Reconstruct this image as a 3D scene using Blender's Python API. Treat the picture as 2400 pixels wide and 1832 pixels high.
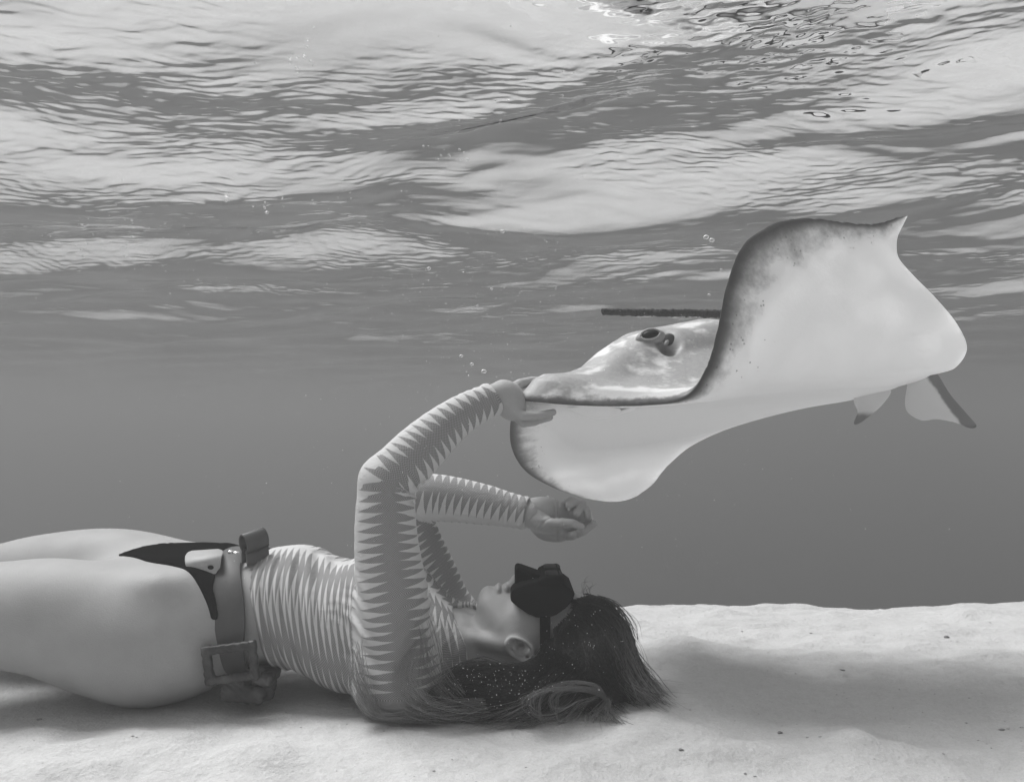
import bpy, math, random
import numpy as np
from mathutils import Vector

random.seed(7)
rng = np.random.default_rng(7)
scene = bpy.context.scene
for o in list(bpy.data.objects):
    bpy.data.objects.remove(o)

# ------------------------------------------------------------------ camera, world, sun, exposure
FPX, HC, HOR = 1812.0, 0.46, 1000.0          # focal length in photo pixels, camera height, horizon row
def V(x, y, D):
    """a photo pixel at depth D -> world point (metres)"""
    return np.array([(x - 1200.0) * D / FPX, D, HC + (HOR - y) * D / FPX])

cam_data = bpy.data.cameras.new('camera')
cam_data.sensor_width = 36.0
cam_data.lens = FPX / 2400.0 * 36.0
cam_data.shift_y = (HOR - 916.0) / 2400.0
cam_data.clip_start = 0.02
cam_data.clip_end = 500.0
cam = bpy.data.objects.new('camera', cam_data)
scene.collection.objects.link(cam)
cam.location = (0, 0, HC)
cam.rotation_euler = (math.radians(90), 0, 0)
scene.camera = cam

SUN_VEC = Vector((-0.40, 0.27, 0.88)).normalized()     # from the scene towards the sun
sun_data = bpy.data.lights.new('sun', 'SUN')
sun_data.energy = 2.2
sun_data.angle = math.radians(32)
sun = bpy.data.objects.new('sun', sun_data)
scene.collection.objects.link(sun)
sun.rotation_euler = (-SUN_VEC).to_track_quat('-Z', 'Y').to_euler()
sun.location = (0, 0, 5)

world = bpy.data.worlds.new('World')
scene.world = world
world.use_nodes = True
wn = world.node_tree
wn.nodes.clear()
sky = wn.nodes.new('ShaderNodeTexSky')
sky.sky_type = 'NISHITA'
sky.sun_disc = False
sky.sun_elevation = math.asin(SUN_VEC.z)
sky.sun_rotation = math.atan2(SUN_VEC.x, SUN_VEC.y)
bw = wn.nodes.new('ShaderNodeRGBToBW')
bg = wn.nodes.new('ShaderNodeBackground')
bg.inputs['Strength'].default_value = 0.15
wo = wn.nodes.new('ShaderNodeOutputWorld')
wn.links.new(sky.outputs[0], bw.inputs[0])
wn.links.new(bw.outputs[0], bg.inputs['Color'])
wn.links.new(bg.outputs[0], wo.inputs['Surface'])

scene.view_settings.view_transform = 'Standard'
scene.view_settings.look = 'None'
scene.view_settings.gamma = 1.0
scene.view_settings.exposure = 1.12
scene.view_settings.use_curve_mapping = False
scene.render.engine = 'CYCLES'
scene.cycles.use_denoising = True
scene.cycles.use_adaptive_sampling = True
scene.cycles.adaptive_threshold = 0.02
scene.cycles.max_bounces = 6
scene.cycles.diffuse_bounces = 3
scene.cycles.glossy_bounces = 3
scene.cycles.transmission_bounces = 3
scene.cycles.transparent_max_bounces = 12
scene.cycles.volume_bounces = 0

# ------------------------------------------------------------------ helpers
def link(o, parent=None):
    scene.collection.objects.link(o)
    if parent is not None:
        o.parent = parent
    return o

def mesh_obj(name, verts, faces, mat, parent=None, smooth=True, origin=None):
    """one mesh object; verts in world space, origin placed at origin"""
    verts = np.asarray(verts, dtype=np.float64)
    if origin is None:
        origin = np.zeros(3)
        if parent is not None:
            top = parent
            while top.parent is not None:
                top = top.parent
            origin = np.array(top.get('_o', (0, 0, 0)))
    me = bpy.data.meshes.new(name)
    vv = verts - np.asarray(origin)
    if isinstance(faces, np.ndarray):
        k = faces.shape[1]
        me.vertices.add(len(vv))
        me.vertices.foreach_set('co', vv.astype(np.float32).ravel())
        me.loops.add(faces.size)
        me.loops.foreach_set('vertex_index', faces.astype(np.int32).ravel())
        me.polygons.add(len(faces))
        me.polygons.foreach_set('loop_start', np.arange(0, faces.size, k, dtype=np.int32))
        me.update(calc_edges=True)
        me.validate()
    else:
        me.from_pydata([tuple(v) for v in vv], [], [tuple(f) for f in faces])
        me.update()
    if smooth:
        me.polygons.foreach_set('use_smooth', np.ones(len(me.polygons), dtype=bool))
    if mat is not None:
        me.materials.append(mat)
    o = bpy.data.objects.new(name, me)
    link(o, parent)
    if parent is None:
        o.location = origin
    return o

def attr(o, name, values):
    a = o.data.attributes.new(name, 'FLOAT', 'POINT')
    a.data.foreach_set('value', np.asarray(values, dtype=np.float32))

def thing(name, label, cat, loc, group=None):
    o = bpy.data.objects.new(name, None)
    o.empty_display_size = 0.05
    link(o)
    o.location = loc
    o['label'] = label
    o['category'] = cat
    if group:
        o['group'] = group
    o['_o'] = tuple(float(c) for c in loc)
    return o

def tag(o, label, cat, group=None):
    o['label'] = label
    o['category'] = cat
    if group:
        o['group'] = group
    return o

def grid_faces(nu, nv, closed_v=False):
    i, j = np.meshgrid(np.arange(nu - 1), np.arange(nv if closed_v else nv - 1), indexing='ij')
    a = i * nv + j
    b = i * nv + (j + 1) % nv
    return np.stack([a, b, b + nv, a + nv], -1).reshape(-1, 4)

class Mat:
    """small node-graph helper"""
    def __init__(self, name):
        self.m = bpy.data.materials.new(name)
        self.m.use_nodes = True
        self.t = self.m.node_tree
        self.t.nodes.clear()
        self.out = self.t.nodes.new('ShaderNodeOutputMaterial')
    def n(self, kind, **kw):
        nd = self.t.nodes.new('ShaderNode' + kind)
        for k, v in kw.items():
            setattr(nd, k, v)
        return nd
    def put(self, sock, v):
        if hasattr(v, 'is_output'):
            self.t.links.new(v, sock)
        elif hasattr(sock.default_value, '__len__') and not hasattr(v, '__len__'):
            sock.default_value = (v, v, v, 1.0) if len(sock.default_value) == 4 else (v, v, v)
        else:
            sock.default_value = v
    def math(self, op, a, b=0.0, c=0.0, clamp=False):
        nd = self.n('Math', operation=op)
        nd.use_clamp = clamp
        self.put(nd.inputs[0], a); self.put(nd.inputs[1], b); self.put(nd.inputs[2], c)
        return nd.outputs[0]
    def noise(self, vec, scale, detail=3.0, rough=0.5, dist=0.0):
        nd = self.n('TexNoise')
        if vec is not None:
            self.put(nd.inputs['Vector'], vec)
        self.put(nd.inputs['Scale'], scale); self.put(nd.inputs['Detail'], detail)
        self.put(nd.inputs['Roughness'], rough); self.put(nd.inputs['Distortion'], dist)
        return nd.outputs['Fac']
    def ramp(self, x, a, b, lo=0.0, hi=1.0, kind='SMOOTHSTEP'):
        nd = self.n('MapRange', interpolation_type=kind)
        self.put(nd.inputs[0], x); self.put(nd.inputs[1], a); self.put(nd.inputs[2], b)
        self.put(nd.inputs[3], lo); self.put(nd.inputs[4], hi)
        return nd.outputs[0]
    def mix(self, f, a, b):
        nd = self.n('Mix', data_type='FLOAT')
        self.put(nd.inputs[0], f); self.put(nd.inputs[2], a); self.put(nd.inputs[3], b)
        return nd.outputs[0]
    def attr(self, name):
        return self.n('Attribute', attribute_name=name).outputs['Fac']
    def geo(self):
        return self.n('NewGeometry').outputs['Position']
    def scalev(self, vec, s):
        nd = self.n('Mapping')
        self.put(nd.inputs['Vector'], vec)
        nd.inputs['Scale'].default_value = s
        return nd.outputs[0]
    def bump(self, h, dist, strength=1.0, normal=None):
        nd = self.n('Bump')
        self.put(nd.inputs['Height'], h); nd.inputs['Distance'].default_value = dist
        nd.inputs['Strength'].default_value = strength
        if normal is not None:
            self.put(nd.inputs['Normal'], normal)
        return nd.outputs[0]
    def pbr(self, col, rough=0.6, spec=0.3, normal=None, metal=0.0, sub=0.0, subr=0.01, trans=None):
        p = self.n('BsdfPrincipled')
        self.put(p.inputs['Base Color'], col); self.put(p.inputs['Roughness'], rough)
        self.put(p.inputs['Specular IOR Level'], spec); self.put(p.inputs['Metallic'], metal)
        if sub:
            p.inputs['Subsurface Weight'].default_value = sub
            p.inputs['Subsurface Radius'].default_value = (subr, subr, subr)
            p.inputs['Subsurface Scale'].default_value = 1.0
        if normal is not None:
            self.put(p.inputs['Normal'], normal)
        sh = p.outputs[0]
        if trans is not None:
            t = self.n('BsdfTranslucent'); self.put(t.inputs['Color'], trans)
            if normal is not None:
                self.put(t.inputs['Normal'], normal)
            ad = self.n('AddShader')
            self.t.links.new(sh, ad.inputs[0]); self.t.links.new(t.outputs[0], ad.inputs[1])
            sh = ad.outputs[0]
        self.t.links.new(sh, self.out.inputs['Surface'])
        return self.m

def fbm2(x, y, scale, seed, octaves=4, gain=0.5):
    """value noise on arrays"""
    tot = np.zeros_like(x); amp = 1.0
    for o in range(octaves):
        r = np.random.default_rng(seed + o)
        tab = r.random((64, 64))
        fx, fy = x * scale * 2 ** o + 11.3 * o, y * scale * 2 ** o + 5.7 * o
        ix, iy = np.floor(fx).astype(int), np.floor(fy).astype(int)
        tx, ty = fx - ix, fy - iy
        tx, ty = tx * tx * (3 - 2 * tx), ty * ty * (3 - 2 * ty)
        g = lambda a, b: tab[a % 64, b % 64]
        v = (g(ix, iy) * (1 - tx) + g(ix + 1, iy) * tx) * (1 - ty) + (g(ix, iy + 1) * (1 - tx) + g(ix + 1, iy + 1) * tx) * ty
        tot += amp * (v - 0.5); amp *= gain
    return tot

def axis_coords(lo, hi, a, b, fine, growth=1.12):
    """fine spacing inside [a,b], growing outside"""
    mid = list(np.arange(a, b + fine * 0.5, fine))
    up = []; x = mid[-1]; s = fine
    while x < hi:
        s *= growth; x += s; up.append(min(x, hi))
    dn = []; x = mid[0]; s = fine
    while x > lo:
        s *= growth; x -= s; dn.append(max(x, lo))
    return np.array(dn[::-1] + mid + up)
# ------------------------------------------------------------------ the sandy seabed
REACH = 60.0
def sand_h(x, y):
    """height of the sand at x, y (arrays)"""
    edge = 1.60 + 0.03 * np.sin(x * 1.3 + 0.2) + 0.035 * np.sin(x * 3.9 + 1.0) + 0.05 * x
    t = np.maximum(0.0, y - edge)
    drop = np.where(t < 0.7, 0.20 * t ** 2, 0.098 + 0.28 * (t - 0.7))
    drop = np.where(drop > 7.0, 7.0 + 2.0 * np.tanh((drop - 7.0) / 2.0), drop)
    near = np.exp(-((y - 1.2) / 2.0) ** 2) * np.exp(-(x / 3.0) ** 2)
    h = -drop
    h += 0.030 * fbm2(x, y, 1.7, 3, 3) * (0.35 + 0.65 * near)
    h += 0.022 * fbm2(x * 1.0, y * 1.8, 5.0, 21, 3) * near
    h += 0.013 * fbm2(x, y * 1.5, 14.0, 40, 4) * near
    # small mounds
    for mx, my, mr, mh in MOUNDS:
        h += mh * np.exp(-(((x - mx) / mr) ** 2 + ((y - my) / (mr * 0.8)) ** 2))
    # keep the ground level where the swimmer lies
    w = np.exp(-((y - 1.38) / 0.24) ** 4) * np.exp(-((x + 0.5) / 0.9) ** 4)
    return h * (1 - 0.8 * w) - 0.004 * w

MOUNDS = [(0.55, 2.02, 0.04, 0.012), (0.83, 2.0, 0.030, 0.010), (1.18, 2.05, 0.06, 0.010),
          (0.50, 1.10, 0.035, 0.014), (0.25, 1.02, 0.05, 0.008), (-0.35, 1.06, 0.06, 0.009),
          (-0.62, 1.04, 0.05, 0.008), (-0.75, 1.18, 0.07, 0.012), (0.95, 1.5, 0.12, 0.012), (0.35, 1.6, 0.1, 0.010)]

def sand_material():
    M = Mat('white_coral_sand')
    pos = M.geo()
    g1 = M.noise(pos, 900.0, 2.0, 0.6)
    g2 = M.noise(pos, 70.0, 4.0, 0.6)
    g3 = M.noise(pos, 6.0, 3.0, 0.5)
    col = M.math('ADD', 0.53, M.math('MULTIPLY', M.math('SUBTRACT', g1, 0.5), 0.22))
    col = M.math('ADD', col, M.math('MULTIPLY', M.math('SUBTRACT', g2, 0.5), 0.12))
    col = M.math('ADD', col, M.math('MULTIPLY', M.math('SUBTRACT', g3, 0.5), 0.10))
    g4 = M.noise(pos, 230.0, 2.0, 0.7)
    col = M.math('ADD', col, M.math('MULTIPLY', M.math('SUBTRACT', g4, 0.5), 0.16))
    # scattered dark shell grit
    grit = M.noise(M.scalev(pos, (1, 1.6, 1)), 160.0, 1.0, 0.4)
    patch = M.ramp(M.noise(pos, 5.0, 2.0), 0.45, 0.75)
    k = M.math('MULTIPLY', M.ramp(grit, 0.70, 0.78), patch)
    col = M.mix(M.math('MULTIPLY', k, 0.6), col, 0.22)
    b = M.bump(g2, 0.010, 0.55)
    b = M.bump(g1, 0.0012, 0.7, b)
    return M.pbr(col, 0.95, 0.1, b)

xs = axis_coords(-REACH, REACH, -1.35, 1.75, 0.009, 1.13)
ys = axis_coords(-REACH, REACH, 0.80, 2.65, 0.009, 1.13)
XX, YY = np.meshgrid(xs, ys, indexing='ij')
sand_v = np.stack([XX, YY, sand_h(XX, YY)], -1).reshape(-1, 3)
seabed = mesh_obj('sandy_seabed', sand_v, grid_faces(len(xs), len(ys))[:, ::-1], sand_material())
seabed['kind'] = 'structure'

# ------------------------------------------------------------------ the underside of the sea surface
SURF = 1.00
WSEED = 5
WAVES = []
wr = np.random.default_rng(WSEED)
for lam, slope, n, spread in ((1.00, 0.080, 5, 0.55), (0.56, 0.082, 7, 0.6), (0.30, 0.055, 9, 0.7), (0.15, 0.036, 10, 0.8), (0.075, 0.028, 10, 0.9)):
    for q in range(n):
        L = lam * wr.uniform(0.75, 1.35)
        th = math.radians(68) + wr.normal(0, spread * 0.6)
        s = slope * wr.uniform(0.6, 1.3) / math.sqrt(n) * 1.25
        WAVES.append((2 * math.pi / L * math.cos(th), 2 * math.pi / L * math.sin(th), s * L / (2 * math.pi), wr.uniform(0, 6.28), L))
RIPPLES = []
for lam, slope, n in ((0.036, 0.058, 9), (0.019, 0.070, 10), (0.0105, 0.066, 9)):
    for q in range(n):
        L = lam * wr.uniform(0.7, 1.4)
        th = math.radians(80) + wr.normal(0, 0.62)
        RIPPLES.append((2 * math.pi / L * math.cos(th), 2 * math.pi / L * math.sin(th), slope * 1.25 / math.sqrt(n) * L / (2 * math.pi), wr.uniform(0, 6.28), L))
def surf_h(x, y):
    r = np.hypot(x, y)
    cell = 0.0026 * r
    far = 1.0 / (1.0 + (r / 9.0) ** 2)
    wx = x + 0.16 * fbm2(x, y, 1.7, 80, 3)
    wy = y + 0.16 * fbm2(x, y, 1.7, 90, 3)
    h = np.zeros_like(x)
    for kx, ky, a, ph, L in WAVES:
        c = np.sin(kx * wx + ky * wy + ph)
        h += a * (c + 0.25 * (c * c - 0.5)) * np.clip(L / (3.0 * cell) - 1.0, 0, 1)
    h *= 0.5 + 0.5 * far
    g = fbm2(x, y * 1.4, 2.6, 140, 3)
    gust = np.clip(0.36 + 3.0 * g, 0.07, 1.0) * (0.66 + 0.95 * np.clip((r - 0.75) / 1.6, 0, 1.5))
    gust = np.maximum(gust, 0.95 * np.exp(-((x - 0.50) / 0.34) ** 2 - ((y - 1.10) / 0.36) ** 2))
    wx = x + 0.030 * fbm2(x, y, 9.0, 180, 2) + 0.05 * fbm2(x, y, 3.0, 185, 2)
    wy = y + 0.030 * fbm2(x, y, 9.0, 190, 2) + 0.05 * fbm2(x, y, 3.0, 195, 2)
    for kx, ky, a, ph, L in RIPPLES:
        h += a * np.sin(kx * wx + ky * wy + ph) * gust * np.clip(L / (2.2 * cell) - 1.0, 0, 1)
    return SURF + h

def water_material():
    M = Mat('sea_surface')
    fr = M.n('Fresnel'); fr.inputs['IOR'].default_value = 1.333
    tr = M.n('BsdfTransparent'); tr.inputs['Color'].default_value = (0.97, 0.97, 0.97, 1)
    gl = M.n('BsdfGlossy'); gl.inputs['Roughness'].default_value = 0.02
    gl.inputs['Color'].default_value = (0.96, 0.96, 0.96, 1)
    mx = M.n('MixShader')
    M.t.links.new(fr.outputs[0], mx.inputs[0]); M.t.links.new(tr.outputs[0], mx.inputs[1]); M.t.links.new(gl.outputs[0], mx.inputs[2])
    M.t.links.new(mx.outputs[0], M.out.inputs['Surface'])
    return M.m

rr = np.concatenate([[0.001, 0.2], np.linspace(0.3, 0.5, 6)[:-1], 0.5 * np.exp(0.0026 * np.arange(880))])
rr = np.concatenate([rr, rr[-1] * np.exp(0.03 * np.arange(1, 86))])
front = np.arange(-0.70, 0.70, 0.0026)
back = np.linspace(0.70, 2 * math.pi - 0.70, 80)[:-1]
tt = np.concatenate([front, back])
RR, TT = np.meshgrid(rr, tt, indexing='ij')
XX, YY = RR * np.sin(TT), RR * np.cos(TT)
surf_v = np.stack([XX, YY, surf_h(XX, YY)], -1).reshape(-1, 3)
surf_f = grid_faces(len(rr), len(tt), True)
water = mesh_obj('water_surface', surf_v, surf_f, water_material())
if water.data.polygons[1000].normal.z < 0:
    water.data.flip_normals()
water['kind'] = 'structure'

# ------------------------------------------------------------------ the hazy water itself
def box_mesh(name, lo, hi, mat):
    x0, y0, z0 = lo; x1, y1, z1 = hi
    v = [(x0, y0, z0), (x1, y0, z0), (x1, y1, z0), (x0, y1, z0), (x0, y0, z1), (x1, y0, z1), (x1, y1, z1), (x0, y1, z1)]
    f = [(0, 3, 2, 1), (4, 5, 6, 7), (0, 1, 5, 4), (1, 2, 6, 5), (2, 3, 7, 6), (3, 0, 4, 7)]
    return mesh_obj(name, v, f, mat, smooth=False)
HZ = Mat('hazy_water')
try:
    HZ.m.cycles.homogeneous_volume = True
except AttributeError:
    pass
vol = HZ.n('VolumePrincipled')
vol.inputs['Color'].default_value = (0.46, 0.46, 0.46, 1)
vol.inputs['Density'].default_value = 0.120
vol.inputs['Density Attribute'].default_value = ''
vol.inputs['Anisotropy'].default_value = 0.15
HZ.t.links.new(vol.outputs[0], HZ.out.inputs['Volume'])
haze = box_mesh('haze', (-REACH - 3, -REACH - 3, -10.6), (REACH + 3, REACH + 3, 1.22), HZ.m)
haze['kind'] = 'stuff'
# ------------------------------------------------------------------ implicit bodies: smooth unions of tapered limbs, meshed as one continuous surface
def smin(a, b, k):
    h = np.clip(0.5 + 0.5 * (b - a) / k, 0, 1)
    return b * (1 - h) + a * h - k * h * (1 - h)

class Prim:
    def __init__(self, fn, lo, hi, k):
        self.fn, self.lo, self.hi, self.k = fn, np.array(lo), np.array(hi), k

def p_chain(pts, rad, k=0.02, squash=None):
    """tapered limb through points; squash=(axis unit vector, factor) flattens the section along axis"""
    pts = np.array(pts, float); rad = np.array(rad, float)
    fl = 1.0 if squash is None else max(squash[1], 1 / squash[1])
    def fn(p):
        best = None
        segs = list(zip(pts[:-1], pts[1:], rad[:-1], rad[1:]))
        if len(p) > 2000 and len(segs) > 2:              # a block of points: drop the segments that cannot be nearest
            c0 = .5 * (p[0] + p[-1]); R0 = .5 * np.linalg.norm(p[-1] - p[0])
            dist = []
            for a, b, ra, rb in segs:
                t = np.clip((c0 - a) @ (b - a) / ((b - a) @ (b - a)), 0, 1)
                dist.append(np.linalg.norm(c0 - a - t * (b - a)))
            dist = np.array(dist); mr = np.array([max(q[2], q[3]) for q in segs]); nr = np.array([min(q[2], q[3]) for q in segs])
            up = (dist * fl - nr).min() + R0 * fl
            segs = [q for q, dd, m_ in zip(segs, dist, mr) if dd / fl - m_ - R0 <= up]
        for a, b, ra, rb in segs:
            ab = b - a
            pa = p - a
            t = np.clip(pa @ ab / (ab @ ab), 0, 1)
            q = pa - t[:, None] * ab
            if squash is not None:
                ax, f = squash
                c = q @ ax
                d = np.sqrt(np.maximum((q * q).sum(1) - c * c + (c / f) ** 2, 1e-12))
            else:
                d = np.sqrt(np.maximum((q * q).sum(1), 1e-12))
            d = d - (ra + (rb - ra) * t)
            best = d if best is None else np.minimum(best, d)
        return best
    m = rad.max() * (squash[1] if squash is not None and squash[1] > 1 else 1.0)
    return Prim(fn, pts.min(0) - m, pts.max(0) + m, k)

def rot_xyz(rx=0, ry=0, rz=0):
    from mathutils import Euler
    return np.array(Euler((math.radians(rx), math.radians(ry), math.radians(rz))).to_matrix())

def p_ell(c, r, k=0.02, rot=None):
    c = np.array(c, float); r = np.array(r, float)
    R = np.eye(3) if rot is None else rot
    def fn(p):
        q = (p - c) @ R
        k0 = np.sqrt(((q / r) ** 2).sum(1)); k1 = np.sqrt(((q / (r * r)) ** 2).sum(1))
        return np.where(k0 < 1e-6, -r.min(), k0 * (k0 - 1) / np.maximum(k1, 1e-9))
    m = r.max()
    return Prim(fn, c - m, c + m, k)

def p_rbox(c, h, rad, k=0.01, rot=None):
    c = np.array(c, float); h = np.array(h, float)
    R = np.eye(3) if rot is None else rot
    def fn(p):
        q = np.abs((p - c) @ R) - (h - rad)
        return np.sqrt((np.maximum(q, 0) ** 2).sum(1)) + np.minimum(q.max(1), 0) - rad
    m = np.sqrt((h ** 2).sum())
    return Prim(fn, c - m, c + m, k)

def p_loft(st, k=0.03):
    """trunk along X: stations of (X, Yc, Zc, half width, half height)"""
    st = np.array(sorted(st), float)
    def cub(x, col):
        i = np.clip(np.searchsorted(st[:, 0], x) - 1, 0, len(st) - 2)
        t = np.clip((x - st[i, 0]) / (st[i + 1, 0] - st[i, 0]), 0, 1)
        a, b = st[i, col], st[i + 1, col]
        im, ip = np.maximum(i - 1, 0), np.minimum(i + 2, len(st) - 1)
        dx = st[i + 1, 0] - st[i, 0]
        ma = (b - st[im, col]) / np.maximum(st[i + 1, 0] - st[im, 0], 1e-6) * dx
        mb = (st[ip, col] - a) / np.maximum(st[ip, 0] - st[i, 0], 1e-6) * dx
        t2, t3 = t * t, t * t * t
        return (2 * t3 - 3 * t2 + 1) * a + (t3 - 2 * t2 + t) * ma + (-2 * t3 + 3 * t2) * b + (t3 - t2) * mb
    def fn(p):
        x = np.clip(p[:, 0], st[0, 0], st[-1, 0])
        yc, zc, w, h = cub(x, 1), cub(x, 2), np.maximum(cub(x, 3), 0.004), np.maximum(cub(x, 4), 0.004)
        dy, dz = p[:, 1] - yc, p[:, 2] - zc
        n = 2.35
        rr_ = (np.abs(dy / w) ** n + np.abs(dz / h) ** n) ** (1 / n)
        g = np.sqrt((dy / (w * w)) ** 2 + (dz / (h * h)) ** 2)
        l = np.sqrt((dy / w) ** 2 + (dz / h) ** 2) + 1e-9
        d = (rr_ - 1) * l / np.maximum(g, 1e-6)
        d = np.where(rr_ < 0.3, -np.minimum(w, h) * 0.7, d)
        ex = np.abs(p[:, 0] - x)
        return np.where(ex > 0, np.sqrt(np.maximum(d, 0) ** 2 + ex ** 2) + np.minimum(d, 0) * (ex == 0), d)
    lo = [st[0, 0], (st[:, 1] - st[:, 3]).min(), (st[:, 2] - st[:, 4]).min()]
    hi = [st[-1, 0], (st[:, 1] + st[:, 3]).max(), (st[:, 2] + st[:, 4]).max()]
    return Prim(fn, lo, hi, k)

def p_prism(poly, yc, hw, rad, k=0.006):
    """outline in the XZ plane, extruded to yc +- hw with rounded edges"""
    poly = np.array(poly, float)
    def fn(p):
        q = p[:, [0, 2]]
        d = np.full(len(q), 9.0); sgn = np.ones(len(q))
        for i in range(len(poly)):
            a, b = poly[i], poly[i - 1]
            e = b - a; w = q - a
            t = np.clip((w @ e) / (e @ e), 0, 1)
            d = np.minimum(d, ((w - t[:, None] * e) ** 2).sum(1))
            c1, c2, c3 = q[:, 1] >= a[1], q[:, 1] < b[1], e[0] * w[:, 1] > e[1] * w[:, 0]
            flip = (c1 & c2 & c3) | (~c1 & ~c2 & ~c3)
            sgn = np.where(flip, -sgn, sgn)
        d = sgn * np.sqrt(d) + rad
        h = np.abs(p[:, 1] - yc) - hw + rad
        return np.minimum(np.maximum(d, h), 0) + np.sqrt(np.maximum(d, 0) ** 2 + np.maximum(h, 0) ** 2) - rad
    lo = [poly[:, 0].min(), yc - hw, poly[:, 1].min()]; hi = [poly[:, 0].max(), yc + hw, poly[:, 1].max()]
    return Prim(fn, lo, hi, k)

def eval_union(prims, p):
    d = None
    for q in prims:
        v = q.fn(p)
        d = v if d is None else smin(d, v, q.k)
    return d

def mesh_field(prims, vox, post=None, pad=0.03, B=20, lo=None, hi=None, deep=False):
    """surface-nets mesh of the smooth union; post(p, d) may offset, clip or carve"""
    lo = np.min([q.lo for q in prims], 0) - pad if lo is None else np.array(lo)
    hi = np.max([q.hi for q in prims], 0) + pad if hi is None else np.array(hi)
    nb = np.ceil((hi - lo) / (vox * B)).astype(int)
    N = nb * B + 1
    F = np.full(N, 0.05, np.float32)
    g = np.arange(B + 1) * vox
    lx, ly, lz = np.meshgrid(g, g, g, indexing='ij')
    loc = np.stack([lx, ly, lz], -1).reshape(-1, 3)
    half = vox * B * 0.5
    for bi in range(nb[0]):
        for bj in range(nb[1]):
            for bk in range(nb[2]):
                o = lo + np.array([bi, bj, bk]) * B * vox
                use = [q for q in prims if np.all(q.lo - q.k - pad < o + 2 * half) and np.all(q.hi + q.k + pad > o)]
                if not use:
                    continue
                sl = (slice(bi * B, bi * B + B + 1), slice(bj * B, bj * B + B + 1), slice(bk * B, bk * B + B + 1))
                c = (o + half)[None]
                dc = eval_union(use, c)[0]
                if dc > half * 2.3:
                    continue
                if dc < -half * 2.2 and (post is None or deep):
                    F[sl] = -0.05
                    continue
                p = o + loc
                d = eval_union(use, p)
                if post is not None:
                    d = post(p, d)
                F[sl] = d.reshape(B + 1, B + 1, B + 1)
    neg = F < 0
    act = np.zeros(N - 1, bool)
    s0 = neg[:-1, :-1, :-1]
    for dx in (0, 1):
        for dy in (0, 1):
            for dz in (0, 1):
                act |= neg[dx:N[0] - 1 + dx, dy:N[1] - 1 + dy, dz:N[2] - 1 + dz] != s0
    ci = np.argwhere(act)
    idx = np.full(N - 1, -1, np.int64)
    idx[act] = np.arange(len(ci))
    acc = np.zeros((len(ci), 3)); cnt = np.zeros(len(ci))
    corner = [(a, b, c) for a in (0, 1) for b in (0, 1) for c in (0, 1)]
    val = {q: F[ci[:, 0] + q[0], ci[:, 1] + q[1], ci[:, 2] + q[2]].astype(float) for q in corner}
    for a in corner:
        for ax in range(3):
            if a[ax] == 0:
                b = list(a); b[ax] = 1; b = tuple(b)
                va, vb = val[a], val[b]
                m = (va < 0) != (vb < 0)
                t = np.where(m, va / np.where(m, va - vb, 1.0), 0)
                pt = np.array(a, float)[None].repeat(len(ci), 0)
                pt[:, ax] += t
                acc += pt * m[:, None]; cnt += m
    verts = lo + (ci + acc / np.maximum(cnt, 1)[:, None]) * vox
    quads = []
    for ax in range(3):
        u, v = (ax + 1) % 3, (ax + 2) % 3
        sa = [slice(0, N[q]) for q in range(3)]; sb = list(sa)
        sa[ax] = slice(0, N[ax] - 1); sb[ax] = slice(1, N[ax])
        na, nbb = neg[tuple(sa)], neg[tuple(sb)]
        e = np.argwhere(na != nbb)
        e = e[(e[:, u] > 0) & (e[:, v] > 0) & (e[:, u] < N[u] - 1) & (e[:, v] < N[v] - 1)]
        if not len(e):
            continue
        inside_first = neg[e[:, 0], e[:, 1], e[:, 2]]
        def at(du, dv):
            w = e.copy(); w[:, u] += du; w[:, v] += dv
            return idx[w[:, 0], w[:, 1], w[:, 2]]
        q = np.stack([at(-1, -1), at(0, -1), at(0, 0), at(-1, 0)], 1)
        q[~inside_first] = q[~inside_first][:, ::-1]
        quads.append(q)
    quads = np.concatenate(quads)
    quads = quads[(quads >= 0).all(1)]
    return verts, quads

def smooth_mesh(v, q, it=3, lam=0.5, mask=None):
    e = np.concatenate([q[:, [0, 1]], q[:, [1, 2]], q[:, [2, 3]], q[:, [3, 0]]])
    e = np.unique(np.sort(e, 1), axis=0)
    deg = np.bincount(e.ravel(), minlength=len(v)).astype(float)
    for _ in range(it):
        for l in (lam, -lam * 1.04):
            s = np.zeros_like(v)
            for c in range(3):
                s[:, c] = np.bincount(e[:, 0], v[e[:, 1], c], len(v)) + np.bincount(e[:, 1], v[e[:, 0], c], len(v))
            dlt = (s / np.maximum(deg, 1)[:, None] - v) * l
            v = v + (dlt if mask is None else dlt * mask[:, None])
    return v

def field_grad(fn, p, e=0.002):
    g = np.stack([fn(p + d) - fn(p - d) for d in np.eye(3) * e], 1)
    return g / np.maximum(np.linalg.norm(g, axis=1), 1e-9)[:, None]

def project(fn, p, it=4, level=0.0):
    p = np.array(p, float)
    for _ in range(it):
        p = p - field_grad(fn, p) * (fn(p) - level)[:, None]
    return p

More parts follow.
